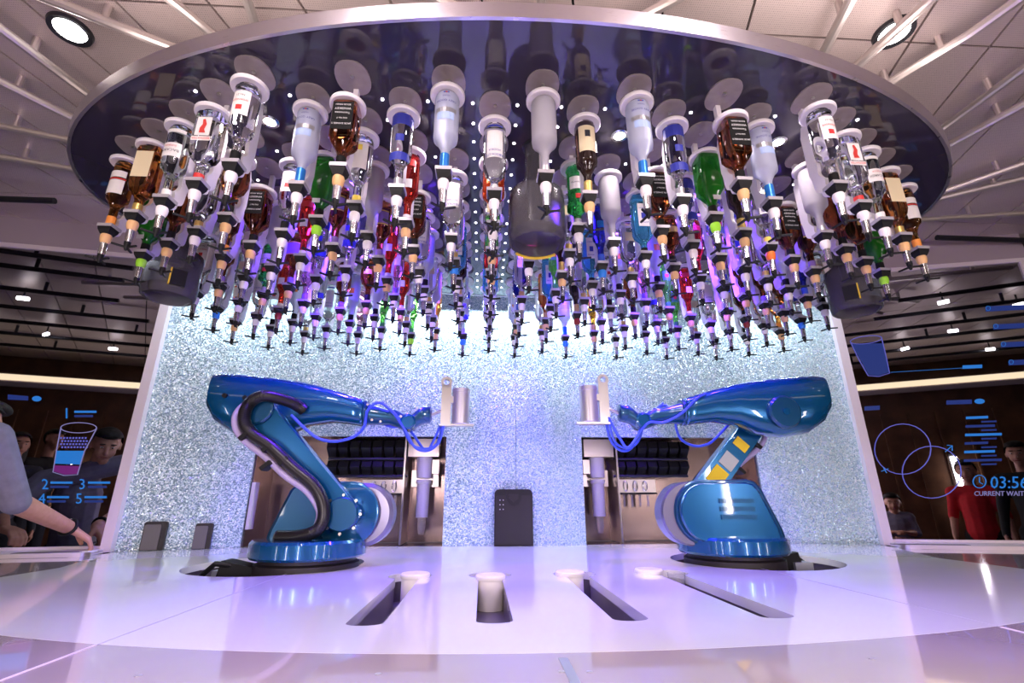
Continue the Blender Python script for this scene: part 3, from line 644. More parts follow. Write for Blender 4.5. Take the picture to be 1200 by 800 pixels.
for kj in sorted(ST, key=lambda a: a[1]):
    c, n = ST[kj]; x, y = pos[kj]
    rz = 0                                  # every bottle faces the guests
    if c not in bproto: b = bproto[c] = make_bottle(c)
    else: b = copy_tree(bproto[c])
    b.location = (x, y, ZM+.002); b.rotation_euler.z = rz
    tag(b, BL_[kj], 'bottle', 'hanging '+NICK[c]+' bottles')
    key = (K[c]['L'], n)
    if key not in kproto: h = kproto[key] = make_bracket(key[0], NOZ[n])
    else: h = copy_tree(kproto[key])
    h.location = (x, y, ZM); h.rotation_euler.z = rz
    tag(h, 'bracket of '+BL_[kj].replace(' bottle over', ' over'), 'bottle bracket', 'hanging bottle brackets')

# smoked hoods hanging among the bottles
def hood(x, y, rz, label, sd=1, dz=0):
    h = empty('smoked_hood', (x, y, ZD), rz, label=label, cat='hood', group=None)
    zb = -.47
    MB().lathe([(.045, 0), (.045, -.15), (.07, -.19-dz), (.112, -.22-dz), (.116, -.25-dz), (.117, -.41-dz), (.112, -.445-dz), (.104, -.452-dz), (.10, -.44-dz), (.098, -.40-dz), (.001, -.39-dz)], 36, cap=False).build('shell', M['smoke'], h, smooth=60)
    MB().lathe([(.055, 0), (.055, -.012)], 24).build('mount_flange', M['darkpipe'], h)
    if sd:
      op = MB().box((.012*sd, -.108, -.38-dz), (.062, .036, .075)).build('opening', M['dark'], h, smooth=None)
      MB().box((-.022*sd, -.117, -.38-dz), (.006, .022, .082)).build('yellow_edge', M['yellow'], op, smooth=None)
    if sd == 0:
        MB().tube([(.105*math.sin(t), .105*math.cos(t), -.455-dz) for t in [R(-50+10*i) for i in range(11)]], .006, 8).build('yellow_rim', M['yellow'], h)
    MB().lathe([(.03, -.06), (.03, -.36)], 20).build('inner_tube', M['darkpipe'], h)
    return h
hood(.205, 1.70, R(0), 'large smoked grey hood hanging behind the plain frosted vodka bottle', 0, .03)
hood(-1.53, 2.21, R(40), 'smoked grey hood with black opening hanging near the standing grey flaps', 1, .08)
hood(1.94, 2.21, R(-40), 'smoked grey hood with black opening hanging near the waiting-time screen', -1, .08)
#==PART3==

# ------------------------------------------------------------------ robots
def L2(px): p = ony(px, 2.5); return (p.x+.812, p.z-ZC)
ZL = lambda zx, zy: L2((220+zx/3.0765, 420+zy/3.0765))      # pixel of the close study of the hose-side robot
def make_robot():
    r = empty('robot_arm')
    Sx, Sz = .168, .233; Ex, Ez = -.285, .717
    MB().lathe([(.232, -.12), (.232, .02), (.215, .028), (.215, .05)], 40).build('pedestal', M['rubber'], r)
    MB().lathe([(.250, .045), (.259, .055), (.259, .11), (.25, .122), (.2, .126)], 48).build('turntable', M['rob'], r)
    # lower housing, D-shaped in side view
    arc = [(Sx+.15*math.cos(a), Sz+.15*math.sin(a)) for a in [R(95-190*i/20) for i in range(21)]]
    poly = arc+[(-.02, .105), (-.215, .105), (-.205, .15), (-.13, .34), (-.1, .375), (-.06, .386)]
    def ext(poly, y0, y1, inset=0, bev=.012):
        cx = sum(p[0] for p in poly)/len(poly); cz = sum(p[1] for p in poly)/len(poly)
        def sc(k): return [(cx+(p[0]-cx)*k, cz+(p[1]-cz)*k) for p in poly]
        a, b = sc(1-inset), sc(1-inset-bev*4)
        return MB().ringpts([[(p[0], y0, p[1]) for p in b], [(p[0], y0+bev, p[1]) for p in a], [(p[0], y1-bev, p[1]) for p in a], [(p[0], y1, p[1]) for p in b]])
    ext(poly, .0, .13).build('lower_housing', M['robd'], r, smooth=35)
    lid = ext(poly, .125, .165, .10, .012).build('side_lid', M['rob'], r, smooth=35)
    for k in range(3):
        MB().box((.03, .167, .285-.036*k), (.17, .014, .02)).build('embossed_bar', M['robd'], lid, smooth=None)  # darker blue on the raised bars stands in for shading at their edges
    MB().lathe([(.13, .0), (.148, .012), (.148, .1), (.14, .112)], 40, (Sx+.062, 0, Sz-.005), axis='y').build('motor_drum', M['motor'], r)
    MB().lathe([(.14, 0), (.148, -.006), (.148, -.035), (.138, -.04)], 40, (Sx, 0, Sz), axis='y').build('shoulder_ring', M['rob'], r)
    # upper arm
    def bar(a, b, ra, rb, n=14):
        a, b = Vector((a[0], 0, a[1])), Vector((b[0], 0, b[1])); t = (b-a).normalized(); th = math.atan2(t.z, t.x); out = []
        for i in range(n+1):
            q = th+math.pi/2+math.pi*i/n; out.append((a.x+ra*math.cos(q), a.z+ra*math.sin(q)))
        for i in range(n+1):
            q = th-math.pi/2+math.pi*i/n; out.append((b.x+rb*math.cos(q), b.z+rb*math.sin(q)))
        return out
    ua = ext(bar((Sx, Sz), (Ex, Ez), .07, .06), -.125, -.042, 0, .012).build('upper_arm', M['rob'], r, smooth=35)
    t = Vector((Ex-Sx, 0, Ez-Sz)).normalized(); rot = Matrix.Rotation(-math.atan2(t.z, t.x), 3, 'Y')
    mid = lambda f, y: Vector((Sx+(Ex-Sx)*f, y, Sz+(Ez-Sz)*f))
    for f, w_, m in ((.36, .1, 'warn'), (.52, .08, 'plateg'), (.70, .05, 'warn')):
        MB().box(mid(f, -.0395), (w_, .004, .08), rot).build('warning_sticker' if m == 'warn' else 'type_plate', M[m], ua, smooth=None)
    MB().lathe([(.075, -.125), (.075, -.14), (.07, -.146)], 32, (Sx, 0, Sz), axis='y').build('shoulder_cap', M['robd'], r)
    for k in range(8):
        a = R(45*k); MB().lathe([(.007, -.125), (.007, -.133)], 8, (Sx+.084*math.cos(a), 0, Sz+.084*math.sin(a)), axis='y').build('bolt', M['bolt'], ua)
    # forearm: sections along u from rear housing to nose
    sec = [(248, 441, 470, .055), (251, 437, 480, .07), (262, 436, 494, .082), (285, 437.5, 508, .088), (318, 441, 512, .088), (345, 445, 507, .085), (365, 449, 497, .08), (392, 456, 493, .074), (415, 463, 496, .068), (425, 466, 498, .066), (427, 470, 495, .058)]
    def loft(sec, yc, e=2.6, n=24):
        rings = []
        for x, yt, yb, hd in sec:
            u, zt = L2((x, yt)); _, zb = L2((x, yb)); ring = []
            for i in range(n):
                a = 2*math.pi*i/n; c, q = math.cos(a), math.sin(a)
                ring.append((u, yc+hd*math.copysign(abs(c)**(2/e), c), (zt+zb)/2+(zt-zb)/2*math.copysign(abs(q)**(2/e), q)))
            rings.append(ring)
        return MB().ringpts(rings)
    fa = loft(sec, .045, 3).build('forearm', M['rob'], r, smooth=40)
    MB().lathe([(.085, .13), (.085, .148), (.075, .158)], 36, (Ex-.02, 0, Ez), axis='y').build('elbow_cap', M['robd'], fa)
    MB().lathe([(.02, .155), (.02, .164)], 6, (Ex-.02, 0, Ez), axis='y').build('hub_nut', M['rob'], fa)
    MB().lathe([(.078, -.13), (.078, -.142), (.07, -.148)], 32, (Ex, 0, Ez), axis='y').build('elbow_ring', M['robd'], r)
    for zx, zy in ((150, 140), (222, 148)):
        u, z = ZL(zx, zy); MB().lathe([(.012, -.03), (.012, -.052)], 10, (u, 0, z), axis='y').build('socket', M['black'], fa)
    nz = L2((427, 482)); MB().lathe([(.068, -.006), (.07, 0), (.066, .008)], 28, (nz[0], .045, nz[1]), axis='x').build('nose_ring', M['robd'], fa)
    wr = loft([(427, 470, 496, .052), (440, 474, 496, .048), (455, 478, 496, .044), (462, 477, 498, .046), (474, 484, 503, .046), (482, 484, 503, .044), (487, 479, 500, .042), (494, 474, 496, .042), (501, 474, 494, .036), (503, 477, 492, .028)], .045, 2.2).build('wrist', M['robd'], r, smooth=40)
    for (x, y) in ((431, 474), (436, 492), (446, 494), (470, 488), (489, 478)):
        u, z = L2((x, y)); MB().lathe([(.006, .0), (.006, -.008)], 8, (u, 0, z), axis='y').build('bolt', M['bolt'], wr)
    u, z = L2((500, 484)); MB().lathe([(.03, -.03), (.044, -.024), (.046, 0), (.044, .016), (.03, .022)], 24, (u, .045, z), axis='x').build('tool_flange', M['robd'], wr)
    u, z = L2((478, 494)); MB().lathe([(.03, -.012), (.04, -.006), (.04, .096), (.03, .102)], 24, (u, 0, z), axis='y').build('wrist_joint', M['rob'], wr)
    # tool: rod, clamp plate with ring, steel cup
    gp = empty('gripper'); gp.parent = r; Y = .045
    a, b = L2((503, 486)), L2((519, 478))
    MB().tube([(a[0]-.01, Y, a[1]), (b[0], Y, b[1])], .009, 10).build('rod', M['steel'], gp)
    x0, zt = L2((517.5, 449)); x1, zb = L2((527, 497))
    MB().box(((x0+x1)/2, Y, (zt+zb)/2), (x1-x0, .04, zt-zb)).build('clamp_plate', M['steel'], gp, smooth=None)
    u, z = L2((523, 446)); MB().lathe([(.016, -.02), (.03, -.02), (.03, .02), (.016, .02), (.016, -.02)], 24, (u, Y, z), axis='y', cap=False).build('clamp_ring', M['steel'], gp)
    u0, zt = L2((530, 454)); u1, zb = L2((549.5, 496)); rr = (u1-u0)/2
    MB().lathe([(rr*.93, zb), (rr, zb+.004), (rr, zt-.022), (rr*1.03, zt-.02), (rr*1.03, zt), (rr*.9, zt), (rr*.88, zb+.02), (.001, zb+.02)], 32, ((u0+u1)/2, Y, 0), cap=True).build('shaker_cup', M['cupsteel'], gp)
    MB().box(((x0+u1)/2+.01, Y, zb-.004), (u1-x0+.03, .05, .01)).build('cup_shelf', M['steel'], gp, smooth=None)
    MB().box(((x1+u0)/2+.006, Y, (zt+zb)/2+.035), (.03, .05, .035)).build('cup_clamp', M['steel'], gp, smooth=None)
    # hoses on the -y side
    def hose(pts, y, rad, m, nm, rings=False):
        P = spline([(*ZL(p[0], p[1]), p[2] if len(p) > 2 else y) for p in pts], 8); P = [Vector((p.x, p.z, p.y)) for p in P]
        if rings:
            dense = []
            for i in range(len(P)-1):
                for k in range(4): dense.append(P[i].lerp(P[i+1], k/4))
            P = dense; rad = [rad*(1+.06*(i % 2)) for i in range(len(P))]
        return MB().tube(P, rad, 12).build(nm, M[m], r, smooth=60)
    hose([(430, 192, -.05), (400, 172, -.1), (330, 160), (280, 185), (262, 235), (285, 285), (350, 330), (420, 395), (500, 465), (532, 540), (515, 605), (450, 632, -.16), (360, 636, -.13)], -.175, .027, 'hose', 'black_hose', True)
    hose([(300, 165, -.13), (250, 190, -.15), (226, 235), (245, 295), (330, 365), (400, 430), (470, 480), (512, 545), (495, 600, -.12)], -.16, .015, 'vhose', 'violet_hose')
    hose([(400, 215, -.1), (440, 255, -.1), (490, 295, -.09), (550, 305, -.08), (610, 285, -.05), (640, 245, -.02), (650, 190, -.01), (690, 160, -.01), (740, 195, -.01), (785, 260, -.01), (820, 320, 0), (865, 330, .02), (905, 295, .04), (922, 225, .04)], 0, .007, 'air', 'air_tube')
    hose([(700, 155, .02), (760, 215, .0), (800, 300, .02), (850, 322, .04), (895, 300, .06), (915, 225, .06)], 0, .006, 'air', 'air_tube')
    hose([(560, 130, .1), (600, 150, .12), (660, 205, .12), (720, 235, .1), (770, 235, .1), (800, 260, .1), (850, 325, .09), (880, 290, .08), (915, 215, .06)], 0, .007, 'air', 'air_tube')
    for zx, zy in ((345, 335), (400, 380), (268, 295), (340, 395)):
        u, z = ZL(zx, zy); MB().box((u, -.165, z), (.05, .07, .018), Matrix.Rotation(R(-42), 3, 'Y')).build('hose_clamp', M['black'], r, smooth=None)
    # connector box behind the pedestal
    MB().box((-.27, -.06, -.01), (.16, .1, .07), Matrix.Rotation(R(12), 3, 'Y')).build('connector_box', M['black'], r, smooth=None)
    MB().box((-.35, -.03, -.03), (.09, .08, .05)).build('plug', M['plateg'], r, smooth=None)
    MB().tube([(-.3, -.1, .02), (-.36, -.12, .03), (-.42, -.1, -.02), (-.46, -.05, -.08)], .012, 8).build('cable', M['black'], r)
    return r
rb = make_robot(); rb.location = (-.812, 2.5, ZC); tag(rb, 'teal blue industrial robot arm with black and violet hoses on its side', 'robot')
rb2 = copy_tree(rb); rb2.location = (1.236, 2.5, ZC); rb2.rotation_euler.z = math.pi
tag(rb2, 'teal blue industrial robot arm with yellow warning stickers and smooth lid', 'robot')

# ------------------------------------------------------------------ niche equipment
AXS = .212
def MX(x, s): return x if s < 0 else 2*AXS-x
for s in (-1, 1):
    wd = 'behind the hose-side robot' if s < 0 else 'behind the stickered robot'
    rk = empty('nozzle_rack', (MX(-.75, s), YW+.2, ZC), label='rack of black angled drink nozzles in the niche '+wd, cat='rack'); o0 = rk.location
    for row, (yt, yb) in enumerate(((516, 536), (539, 557))):
        for c in range(7):
            px = 394+13.0*c; p = ony((px, yt), YW+.2); q = ony((px, yb), YW+.2); hh = p.z-q.z
            cx = MX(p.x, s)
            a = [(cx-.036, YW+.13), (cx+.036, YW+.13)]
            ring = lambda y0, z0, hw: [(cx-hw-o0.x, y0-o0.y, z0-o0.z), (cx+hw-o0.x, y0-o0.y, z0-o0.z)]
            mb = MB(); zz = [(p.z, .2, .033), (p.z-.01, .12, .035), ((p.z+q.z)/2, .1, .034), (q.z, .15, .028)]
            mb.ringpts([[(cx-hw-o0.x, YW+y0-o0.y, z-o0.z), (cx+hw-o0.x, YW+y0-o0.y, z-o0.z), (cx+hw-o0.x, YW+.24-o0.y, z-o0.z), (cx-hw-o0.x, YW+.24-o0.y, z-o0.z)] for z, y0, hw in zz])
            mb.build('nozzle', M['black'], rk, smooth=None)
    for y in (537.5, 558):
        a, b = ony((386, y), YW+.13), ony((478, y), YW+.13)
        MB().tube([(MX(a.x, s)-o0.x, YW+.11-o0.y, a.z-o0.z), (MX(b.x, s)-o0.x, YW+.11-o0.y, a.z-o0.z)], .01, 8).build('rail', M['darkpipe'], rk)
    a, b = ony((425, 562), YW+.2), ony((475, 578), YW+.2)
    tp = empty('tap_panel', ((MX(a.x, s)+MX(b.x, s))/2, YW+.2, b.z), label='steel tap panel with chrome loops in the niche '+wd, cat='tap panel')
    MB().box((0, 0, (a.z-b.z)/2), (abs(b.x-a.x), .012, a.z-b.z)).build('plate', M['nsteel'], tp, smooth=None)
    for k in range(3):
        MB().tube([((k-1)*.075+.016*math.cos(t), -.012, (a.z-b.z)/2+.036*math.sin(t)) for t in [R(30*i) for i in range(12)]], .005, 8, True).build('loop', M['chrome'], tp)
    MB().box((0, -.01, -.004), (abs(b.x-a.x), .03, .012)).build('ledge', M['black'], tp, smooth=None)
    for k in range(4):
        MB().lathe([(.007, -.10), (.009, -.01)], 10, ((k-1.5)*.06, -.005, 0)).build('spout', M['clear'], tp)
    xp = ony((474.5, 560), YW+.1).x
    dv = MB().box((MX(xp, s), YW+.2, (ZC+NZ)/2), (.012, .3, NZ-ZC-.004)).build('steel_divider', M['nsteel'], smooth=None); tag(dv, 'upright steel divider in the niche '+wd, 'divider')
    a, b = ony((479, 514), YW+.05), ony((514, 535), YW+.05)
    cx = (MX(a.x, s)+MX(b.x, s))/2
    ju = empty('juice_dispenser', (cx, YW+.16, ZC), label='frosted white tube dispenser with clear nozzle in the niche '+wd, cat='dispenser'); o0 = ju.location
    MB().box((0, -.02, (NZ+b.z)/2-ZC-.003), (abs(b.x-a.x), .14, NZ-b.z-.012)).build('steel_head', M['nsteel'], ju, smooth=None)
    Z = lambda y: ony((500, y), YW+.16).z-ZC
    MB().lathe([(.052, Z(560)), (.056, Z(556)), (.058, Z(534))], 28).build('upper_cylinder', M['frost'], ju)
    MB().lathe([(.055, Z(562)), (.055, Z(566)), (.047, Z(567)), (.044, Z(606))], 28).build('lower_cylinder', M['frost'], ju)
    MB().lathe([(.018, Z(626)), (.028, Z(618)), (.028, Z(606))], 20).build('clear_nozzle', M['clear'], ju)
    MB().box((.0, .09, Z(560)), (.2, .02, .12)).build('back_bracket', M['nsteel'], ju, smooth=None)
    MB().box((-.085*(-s)*-1, .02, Z(547)), (.05, .1, .1)).build('side_bracket', M['nsteel'], ju, smooth=None)
# white control strip on the niche side
a, b = ony((290, 565), YW+.05), ony((297, 620), YW+.05)
o = MB().box(((a.x+b.x)/2+.01, YW+.06, (a.z+b.z)/2), (.022, .07, a.z-b.z)).build('control_strip', M['post'], smooth=None); tag(o, 'pale vertical control strip inside the niche behind the black-hosed robot', 'control strip')
# waste bin in the middle
a, b = ony((579.5, 573.5), YW-.02), ony((624, 640), YW-.02); W_, H_ = b.x-a.x, a.z-ZC
bn = empty('waste_bin', ((a.x+b.x)/2, YW-.03, ZC), label='black rounded waste bin standing between the two robots', cat='bin')
def rr(w_, h_, r_, n=5):
    out = [(-w_/2, 0), (w_/2, 0)]
    for i in range(n+1): t = math.pi/2*i/n; out.append((w_/2-r_+r_*math.cos(t), h_-r_+r_*math.sin(t)))
    for i in range(n+1): t = math.pi/2+math.pi/2*i/n; out.append((-w_/2+r_+r_*math.cos(t), h_-r_+r_*math.sin(t)))
    return out
q = rr(W_, H_, .03); MB().ringpts([[(x, -.05, z+.001) for x, z in q], [(x, .028, z+.001) for x, z in q]]).build('body', M['binm'], bn, smooth=40)
q = rr(W_*.94, H_*.86, .015); MB().ringpts([[(x, -.056, z+.012) for x, z in q], [(x, -.05, z+.012) for x, z in q]]).build('front_panel', M['binl'], bn, smooth=40)
q = [(-.055, H_-.005), (-.05, H_-.07), (-.03, H_-.1), (0, H_-.11), (.03, H_-.1), (.05, H_-.07), (.055, H_-.005)]
MB().ringpts([[(x, -.064, z) for x, z in q], [(x, -.05, z) for x, z in q]]).build('notch_tab', M['binm'], bn, smooth=None)
q = [(-.032, H_-.03), (-.03, H_-.06), (0, H_-.085), (.03, H_-.06), (.032, H_-.03)]
MB().ringpts([[(x, -.068, z) for x, z in q], [(x, -.064, z) for x, z in q]]).build('latch', M['binl'], bn, smooth=None)
for i in range(6):
    MB().lathe([(.004, -.056), (.004, -.06)], 8, (-W_*.36+.022*(i % 2), 0, H_-.07-.03*(i//2)), axis='y').build('status_dot', M['clip'], bn)
# standing flaps on the angled wall
dW = Vector((NX0-PL.x, YW-PL.y, 0)).normalized(); nW = Vector((dW.y, -dW.x, 0)); rotW = Matrix.Rotation(math.atan2(dW.y, dW.x), 3, 'Z')
for i, (t, w_, h_) in enumerate(((.205, .125, .17), (.475, .10, .155))):
    p = PL+dW*t+nW*.02; p.z = ZC
    fl = empty('chute_flap', p, math.atan2(dW.y, dW.x), label=('wider grey chute flap by the pinkish post on the glitter wall', 'narrower grey chute flap by the niche on the glitter wall')[i], cat='flap')
    q = rr(w_, h_, .014); MB().ringpts([[(x, -.012, z+.001) for x, z in q], [(x, .018, z+.001) for x, z in q]]).build('frame', M['binl'], fl, smooth=40)
    q = rr(w_*.72, h_*.88, .01); MB().ringpts([[(x-.012, -.018, z+.004) for x, z in q], [(x-.012, -.012, z+.004) for x, z in q]]).build('flap_plate', M['flap'], fl, smooth=40)

# ------------------------------------------------------------------ screen graphics
def onpanel(px, s, off=.0125):
    P0, d, n, root = SCREENS[s]; q = ray(px); p0 = P0+n*off
    t = p0.dot(n)/q.dot(n); return q*t-root.location
def gline(s, pts, m, w_=1.0, nm='graphic_line', closed=False):
    P = [onpanel(p, s) for p in pts]; MB().tube(P, .003*w_, 6, closed).build(nm, M[m], SCREENS[s][3])
def gpoly(s, pts, m, nm='graphic_fill', off=.011):
    v = [onpanel(p, s, off) for p in pts]; link(nm, plain_mesh(nm, v, [tuple(range(len(v)))], M[m]), SCREENS[s][3])
def gtext(s, txt, px, hpx, m, nm='graphic_text', left=True):
    tv, tf, asp = text_mesh(txt); o = onpanel(px, s, .0125); e = onpanel((px[0]+1, px[1]), s, .0125)-o; u = onpanel((px[0], px[1]-1), s, .0125)-o
    wpx = hpx/asp
    v = [o+e*((x+(.5 if left else 0))*wpx)+u*(y*wpx) for x, y in tv]; link(nm, plain_mesh(nm, v, tf, M[m]), SCREENS[s][3])
def gell(c, rx, ry, n=28, tilt=0): return [(c[0]+rx*math.cos(2*math.pi*i/n), c[1]+ry*math.sin(2*math.pi*i/n)+tilt*math.cos(2*math.pi*i/n)) for i in range(n)]
gline(-1, gell((92, 501), 21, 6), 'gpale', .8, 'cup_rim', True)
gline(-1, [(71, 502), (66, 528), (62, 553), (75, 557), (90.5, 556), (99, 528), (113, 502)], 'gpale', .8, 'cup_outline')
gpoly(-1, [(65.5, 528), (99, 528), (94, 544), (63.5, 543)], 'gblue'); gpoly(-1, [(63.5, 545), (93.5, 546), (90.5, 555), (76, 556), (62.5, 552)], 'gmag')
for r_ in range(4):
    for c_ in range(9):
        x = 70.5+c_*3.6+(r_ % 2)*1.4; y = 512+r_*3.6
        gpoly(-1, [(x, y), (x+2.2, y), (x+1.9, y+2), (x-.2, y+2)], 'gviol', 'graphic_dot')
gpoly(-1, gell((43, 467), 5.5, 3.2), 'gblue'); gpoly(-1, [(9, 462), (33, 464), (33, 469), (9, 468)], 'gdim')
for t_, px in (('1', (77, 484)), ('2', (49, 567)), ('3', (93, 567)), ('4', (45, 584)), ('5', (89, 584))):
    gtext(-1, t_, px, 12, 'gblue', 'digit')
    for k in range(2):
        x0 = px[0]+10; w_ = (26, 22)[k]
        gpoly(-1, [(x0, px[1]-3+k*5), (x0+w_, px[1]-3+k*5), (x0+w_, px[1]-.4+k*5), (x0, px[1]-.4+k*5)], 'gdim' if k else 'gblue', 'text_line')
gline(1, gell((1015, 398), 18.5, 4.5, tilt=-2), 'gviol', .8, 'glass_rim', True)
gline(1, [(996.5, 400), (1006, 420), (1017.5, 440), (1030, 441), (1042.5, 437), (1038, 415), (1033.5, 397)], 'gviol', .8, 'glass_outline')
gpoly(1, [(998, 403), (1034, 402), (1042, 436), (1030, 440), (1018, 439)], 'gdim')
gline(1, gell((1058, 526), 33, 29.5), 'gviol', .9, 'circle_outline', True); gline(1, gell((1092, 553), 34.5, 30.5), 'gviol', .9, 'circle_outline', True)
gtext(1, '03:56', (1161, 565), 14, 'gblue', 'clock_digits'); gtext(1, 'CURRENT WAITING TIME', (1142, 578), 5.5, 'gpale', 'caption')
gline(1, gell((1148, 564), 7.5, 7.5, 20), 'gblue', .8, 'clock_icon', True); gline(1, [(1148, 559), (1148, 565), (1152, 567)], 'gblue', .7, 'clock_hand')
gline(1, [(1108, 529), (1116, 522)], 'gblue', .8, 'arrow_mark'); gline(1, [(1110, 521.5), (1116, 522), (1116, 528)], 'gblue', .8, 'arrow_mark'); gline(1, [(1033, 552), (1041, 549)], 'gblue', .8, 'cross_mark'); gline(1, [(1035, 547), (1039, 554)], 'gblue', .8, 'cross_mark')
for i in range(6):
    y = 488+i*10
    gpoly(1, [(1132-i*.5, y), (1158+8*(i % 3), y-1), (1158+8*(i % 3), y+2), (1132-i*.5, y+3)], 'gblue' if i % 2 == 0 else 'gdim', 'text_line')
    gpoly(1, [(1150, y+5), (1168, y+4.5), (1168, y+6.5), (1150, y+7)], 'gdim', 'text_line')
gpoly(1, gell((1148, 470), 6, 3), 'gblue'); gpoly(1, [(1109, 469), (1139, 468), (1139, 473), (1109, 474)], 'gdim', 'text_line')
gpoly(1, [(1013, 476), (1031, 475), (1031, 480), (1013, 481)], 'gdim', 'text_line')
for i in range(4):
    x = 1155+9*i; y = 361+21*i
    gpoly(1, [(x, y-2), (x+60, y-5), (x+60, y+1), (x, y+4)], 'gdim', 'bar'); gline(1, gell((x+3, y), 2.6, 2.6, 12), 'gblue', .5, 'bar_icon', True)
gline(1, [(1044, 436), (1128, 431)], 'gblue', .4, 'leader_line'); gpoly(1, [(1128, 428), (1151, 427), (1151, 431), (1128, 432)], 'gblue', 'text_line')
#==PART4==

# ------------------------------------------------------------------ people
SKIN = noise_mat('skin', (.5, .24, .16), (.56, .28, .2), 40, .5, .02); LIP = mat('lip', (.35, .1, .08), .5); EYEW = mat('eye_white', (.7, .68, .65), .3); EYED = mat('eye_dark', (.02, .015, .01), .2)
HAIR = noise_mat('dark_hair', (.004, .003, .003), (.012, .008, .007), 60, .7, .5)
def cloth(n, c): return noise_mat(n, c, tuple(min(1, v*1.25) for v in c), 25, .85, .15)
CL = dict(grey=cloth('grey_blue_shirt', (.16, .15, .22)), red=cloth('red_shirt', (.5, .012, .02)), black=cloth('black_shirt', (.012, .012, .014)), jean=cloth('dark_trousers', (.02, .022, .035)), teal=cloth('dark_top', (.03, .035, .05)))
def person(label, J, mats, head_dir, hair, voxel=.011, thick=1.0):
    """J: joint positions; bones become tapered capsules fused into one skin"""
    bones = []
    def B(a, b, ra, rb_, m): bones.append((Vector(a), Vector(b), ra, rb_, m))
    C = J['head']; fw = Vector(head_dir).normalized(); rt = fw.cross(Vector((0, 0, 1))).normalized(); up = rt.cross(fw)
    H = lambda x, y, z: C+rt*x+fw*y+up*z
    B(J['pelvis'], J['waist'], .145, .135, 1); B(J['waist'], J['chest'], .135, .15, 1)
    B(J['shl'], J['shr'], .075, .075, 1); B(J['chest'], J['neck'], .13, .06, 1); B(J['neck'], H(0, -.02, -.06), .056, .055, 0)
    B(H(0, -.02, .03), H(0, .01, .025), .088, .082, 0); B(H(0, .03, -.05), H(0, .045, -.085), .06, .036, 0); B(H(.02, .05, -.03), H(-.02, .05, -.03), .045, .045, 0)
    B(H(0, .088, .02), H(0, .112, -.022), .010, .015, 0); B(H(.03, .075, .04), H(-.03, .075, .04), .016, .016, 0); B(H(0, .082, -.058), H(0, .085, -.05), .016, .014, 0)
    for sg in (-1, 1): B(H(.083*sg, -.01, .02), H(.086*sg, -.005, -.02), .014, .010, 0)
    for s_ in 'lr':
        sl_ = J.get('sleeve_'+s_, 1)
        B(J['sh'+s_], J['el'+s_], .062*thick, .05*thick, 1)
        mid_ = J['el'+s_].lerp(J['wr'+s_], .22 if sl_ == 1 else 1.0)
        if sl_ == 0: B(J['el'+s_], J['wr'+s_], .043*thick, .029*thick, 0)
        elif sl_ == 1: B(J['el'+s_], mid_, .05, .048, 1); B(mid_, J['wr'+s_], .041, .027, 0)
        else: B(J['el'+s_], J['wr'+s_], .046, .034, 1)
        # hand: palm, four bent fingers, thumb
        w_ = J['wr'+s_]; d = (J['ha'+s_]-w_).normalized(); nn = J.get('pn'+s_, Vector((0, 0, 1))); sd = d.cross(nn).normalized(); nn = sd.cross(d).normalized()
        hs = 1+(thick-1)*1.2
        for o_ in (-.026, -.009, .009, .026): B(w_+d*.012*hs+sd*o_*.7*hs, w_+d*.085*hs+sd*o_*hs, .017*hs, .0135*hs, 0)
        for o_, ln in ((-.029, .062), (-.010, .074), (.010, .078), (.029, .068)):
            o_ *= hs; ln *= hs
            k1 = w_+d*.09*hs+sd*o_*1.05; k2 = k1+(d*.85-nn*.5).normalized()*ln*.52; k3 = k2+(d*.35-nn*.95).normalized()*ln*.48
            B(k1, k2, .0095*hs, .0088*hs, 0); B(k2, k3, .0088*hs, .0078*hs, 0)
        ts = sd*(.03 if s_ == 'l' else -.03)*hs
        t1 = w_+d*.03*hs+ts; t2 = t1+(d*.7+ts*18-nn*.5).normalized()*.038*hs; t3 = t2+(d*.95-nn*.45).normalized()*.03*hs
        B(t1, t2, .013*hs, .0105*hs, 0); B(t2, t3, .0105*hs, .009*hs, 0)
    for s_ in 'lr':
        B(J['hip'+s_], J['kn'+s_], .09, .062, 2); B(J['kn'+s_], J['an'+s_], .062, .042, 2); B(J['an'+s_], J['to'+s_], .045, .032, 3)
    mb = MB()
    for a, b, ra, rb_, m in bones:
        t = (b-a); ln = t.length
        if ln < 1e-5: t = Vector((0, 0, 1)); ln = 1e-5
        t = t/ln; x = t.orthogonal().normalized(); y = t.cross(x); rings = []
        n = 12
        prof = [(-ra*math.cos(q), ra*math.sin(q)) for q in (.15, .6, 1.1)]+[(0, ra), (ln, rb_)]+[(ln+rb_*math.cos(q), rb_*math.sin(q)) for q in (1.1, .6, .15)]
        for h, r_ in prof: rings.append([a+t*h+(x*math.cos(2*math.pi*i/n)+y*math.sin(2*math.pi*i/n))*r_ for i in range(n)])
        mb.ringpts(rings)
    root = empty('person', (J['pelvis'].x, J['pelvis'].y, ZF), label=label, cat='person'); o0 = root.location.copy()
    mb.v = [(p[0]-o0.x, p[1]-o0.y, p[2]-o0.z) for p in mb.v]
    o = mb.build('body', mats[0], root)
    rm = o.modifiers.new('r', 'REMESH'); rm.mode = 'VOXEL'; rm.voxel_size = voxel; sm = o.modifiers.new('s', 'SMOOTH'); sm.iterations = 4; sm.factor = .5
    bpy.context.view_layer.update(); dg = bpy.context.evaluated_depsgraph_get()
    me = bpy.data.meshes.new_from_object(o.evaluated_get(dg)); o.modifiers.clear(); o.data = me
    me.materials.clear()
    for m in mats: me.materials.append(m)
    n = len(me.polygons); cen = np.empty(n*3, np.float32); me.polygons.foreach_get('center', cen); cen = cen.reshape(-1, 3)+np.array(o0)
    best = np.full(n, 1e9); idx = np.zeros(n, np.int32)
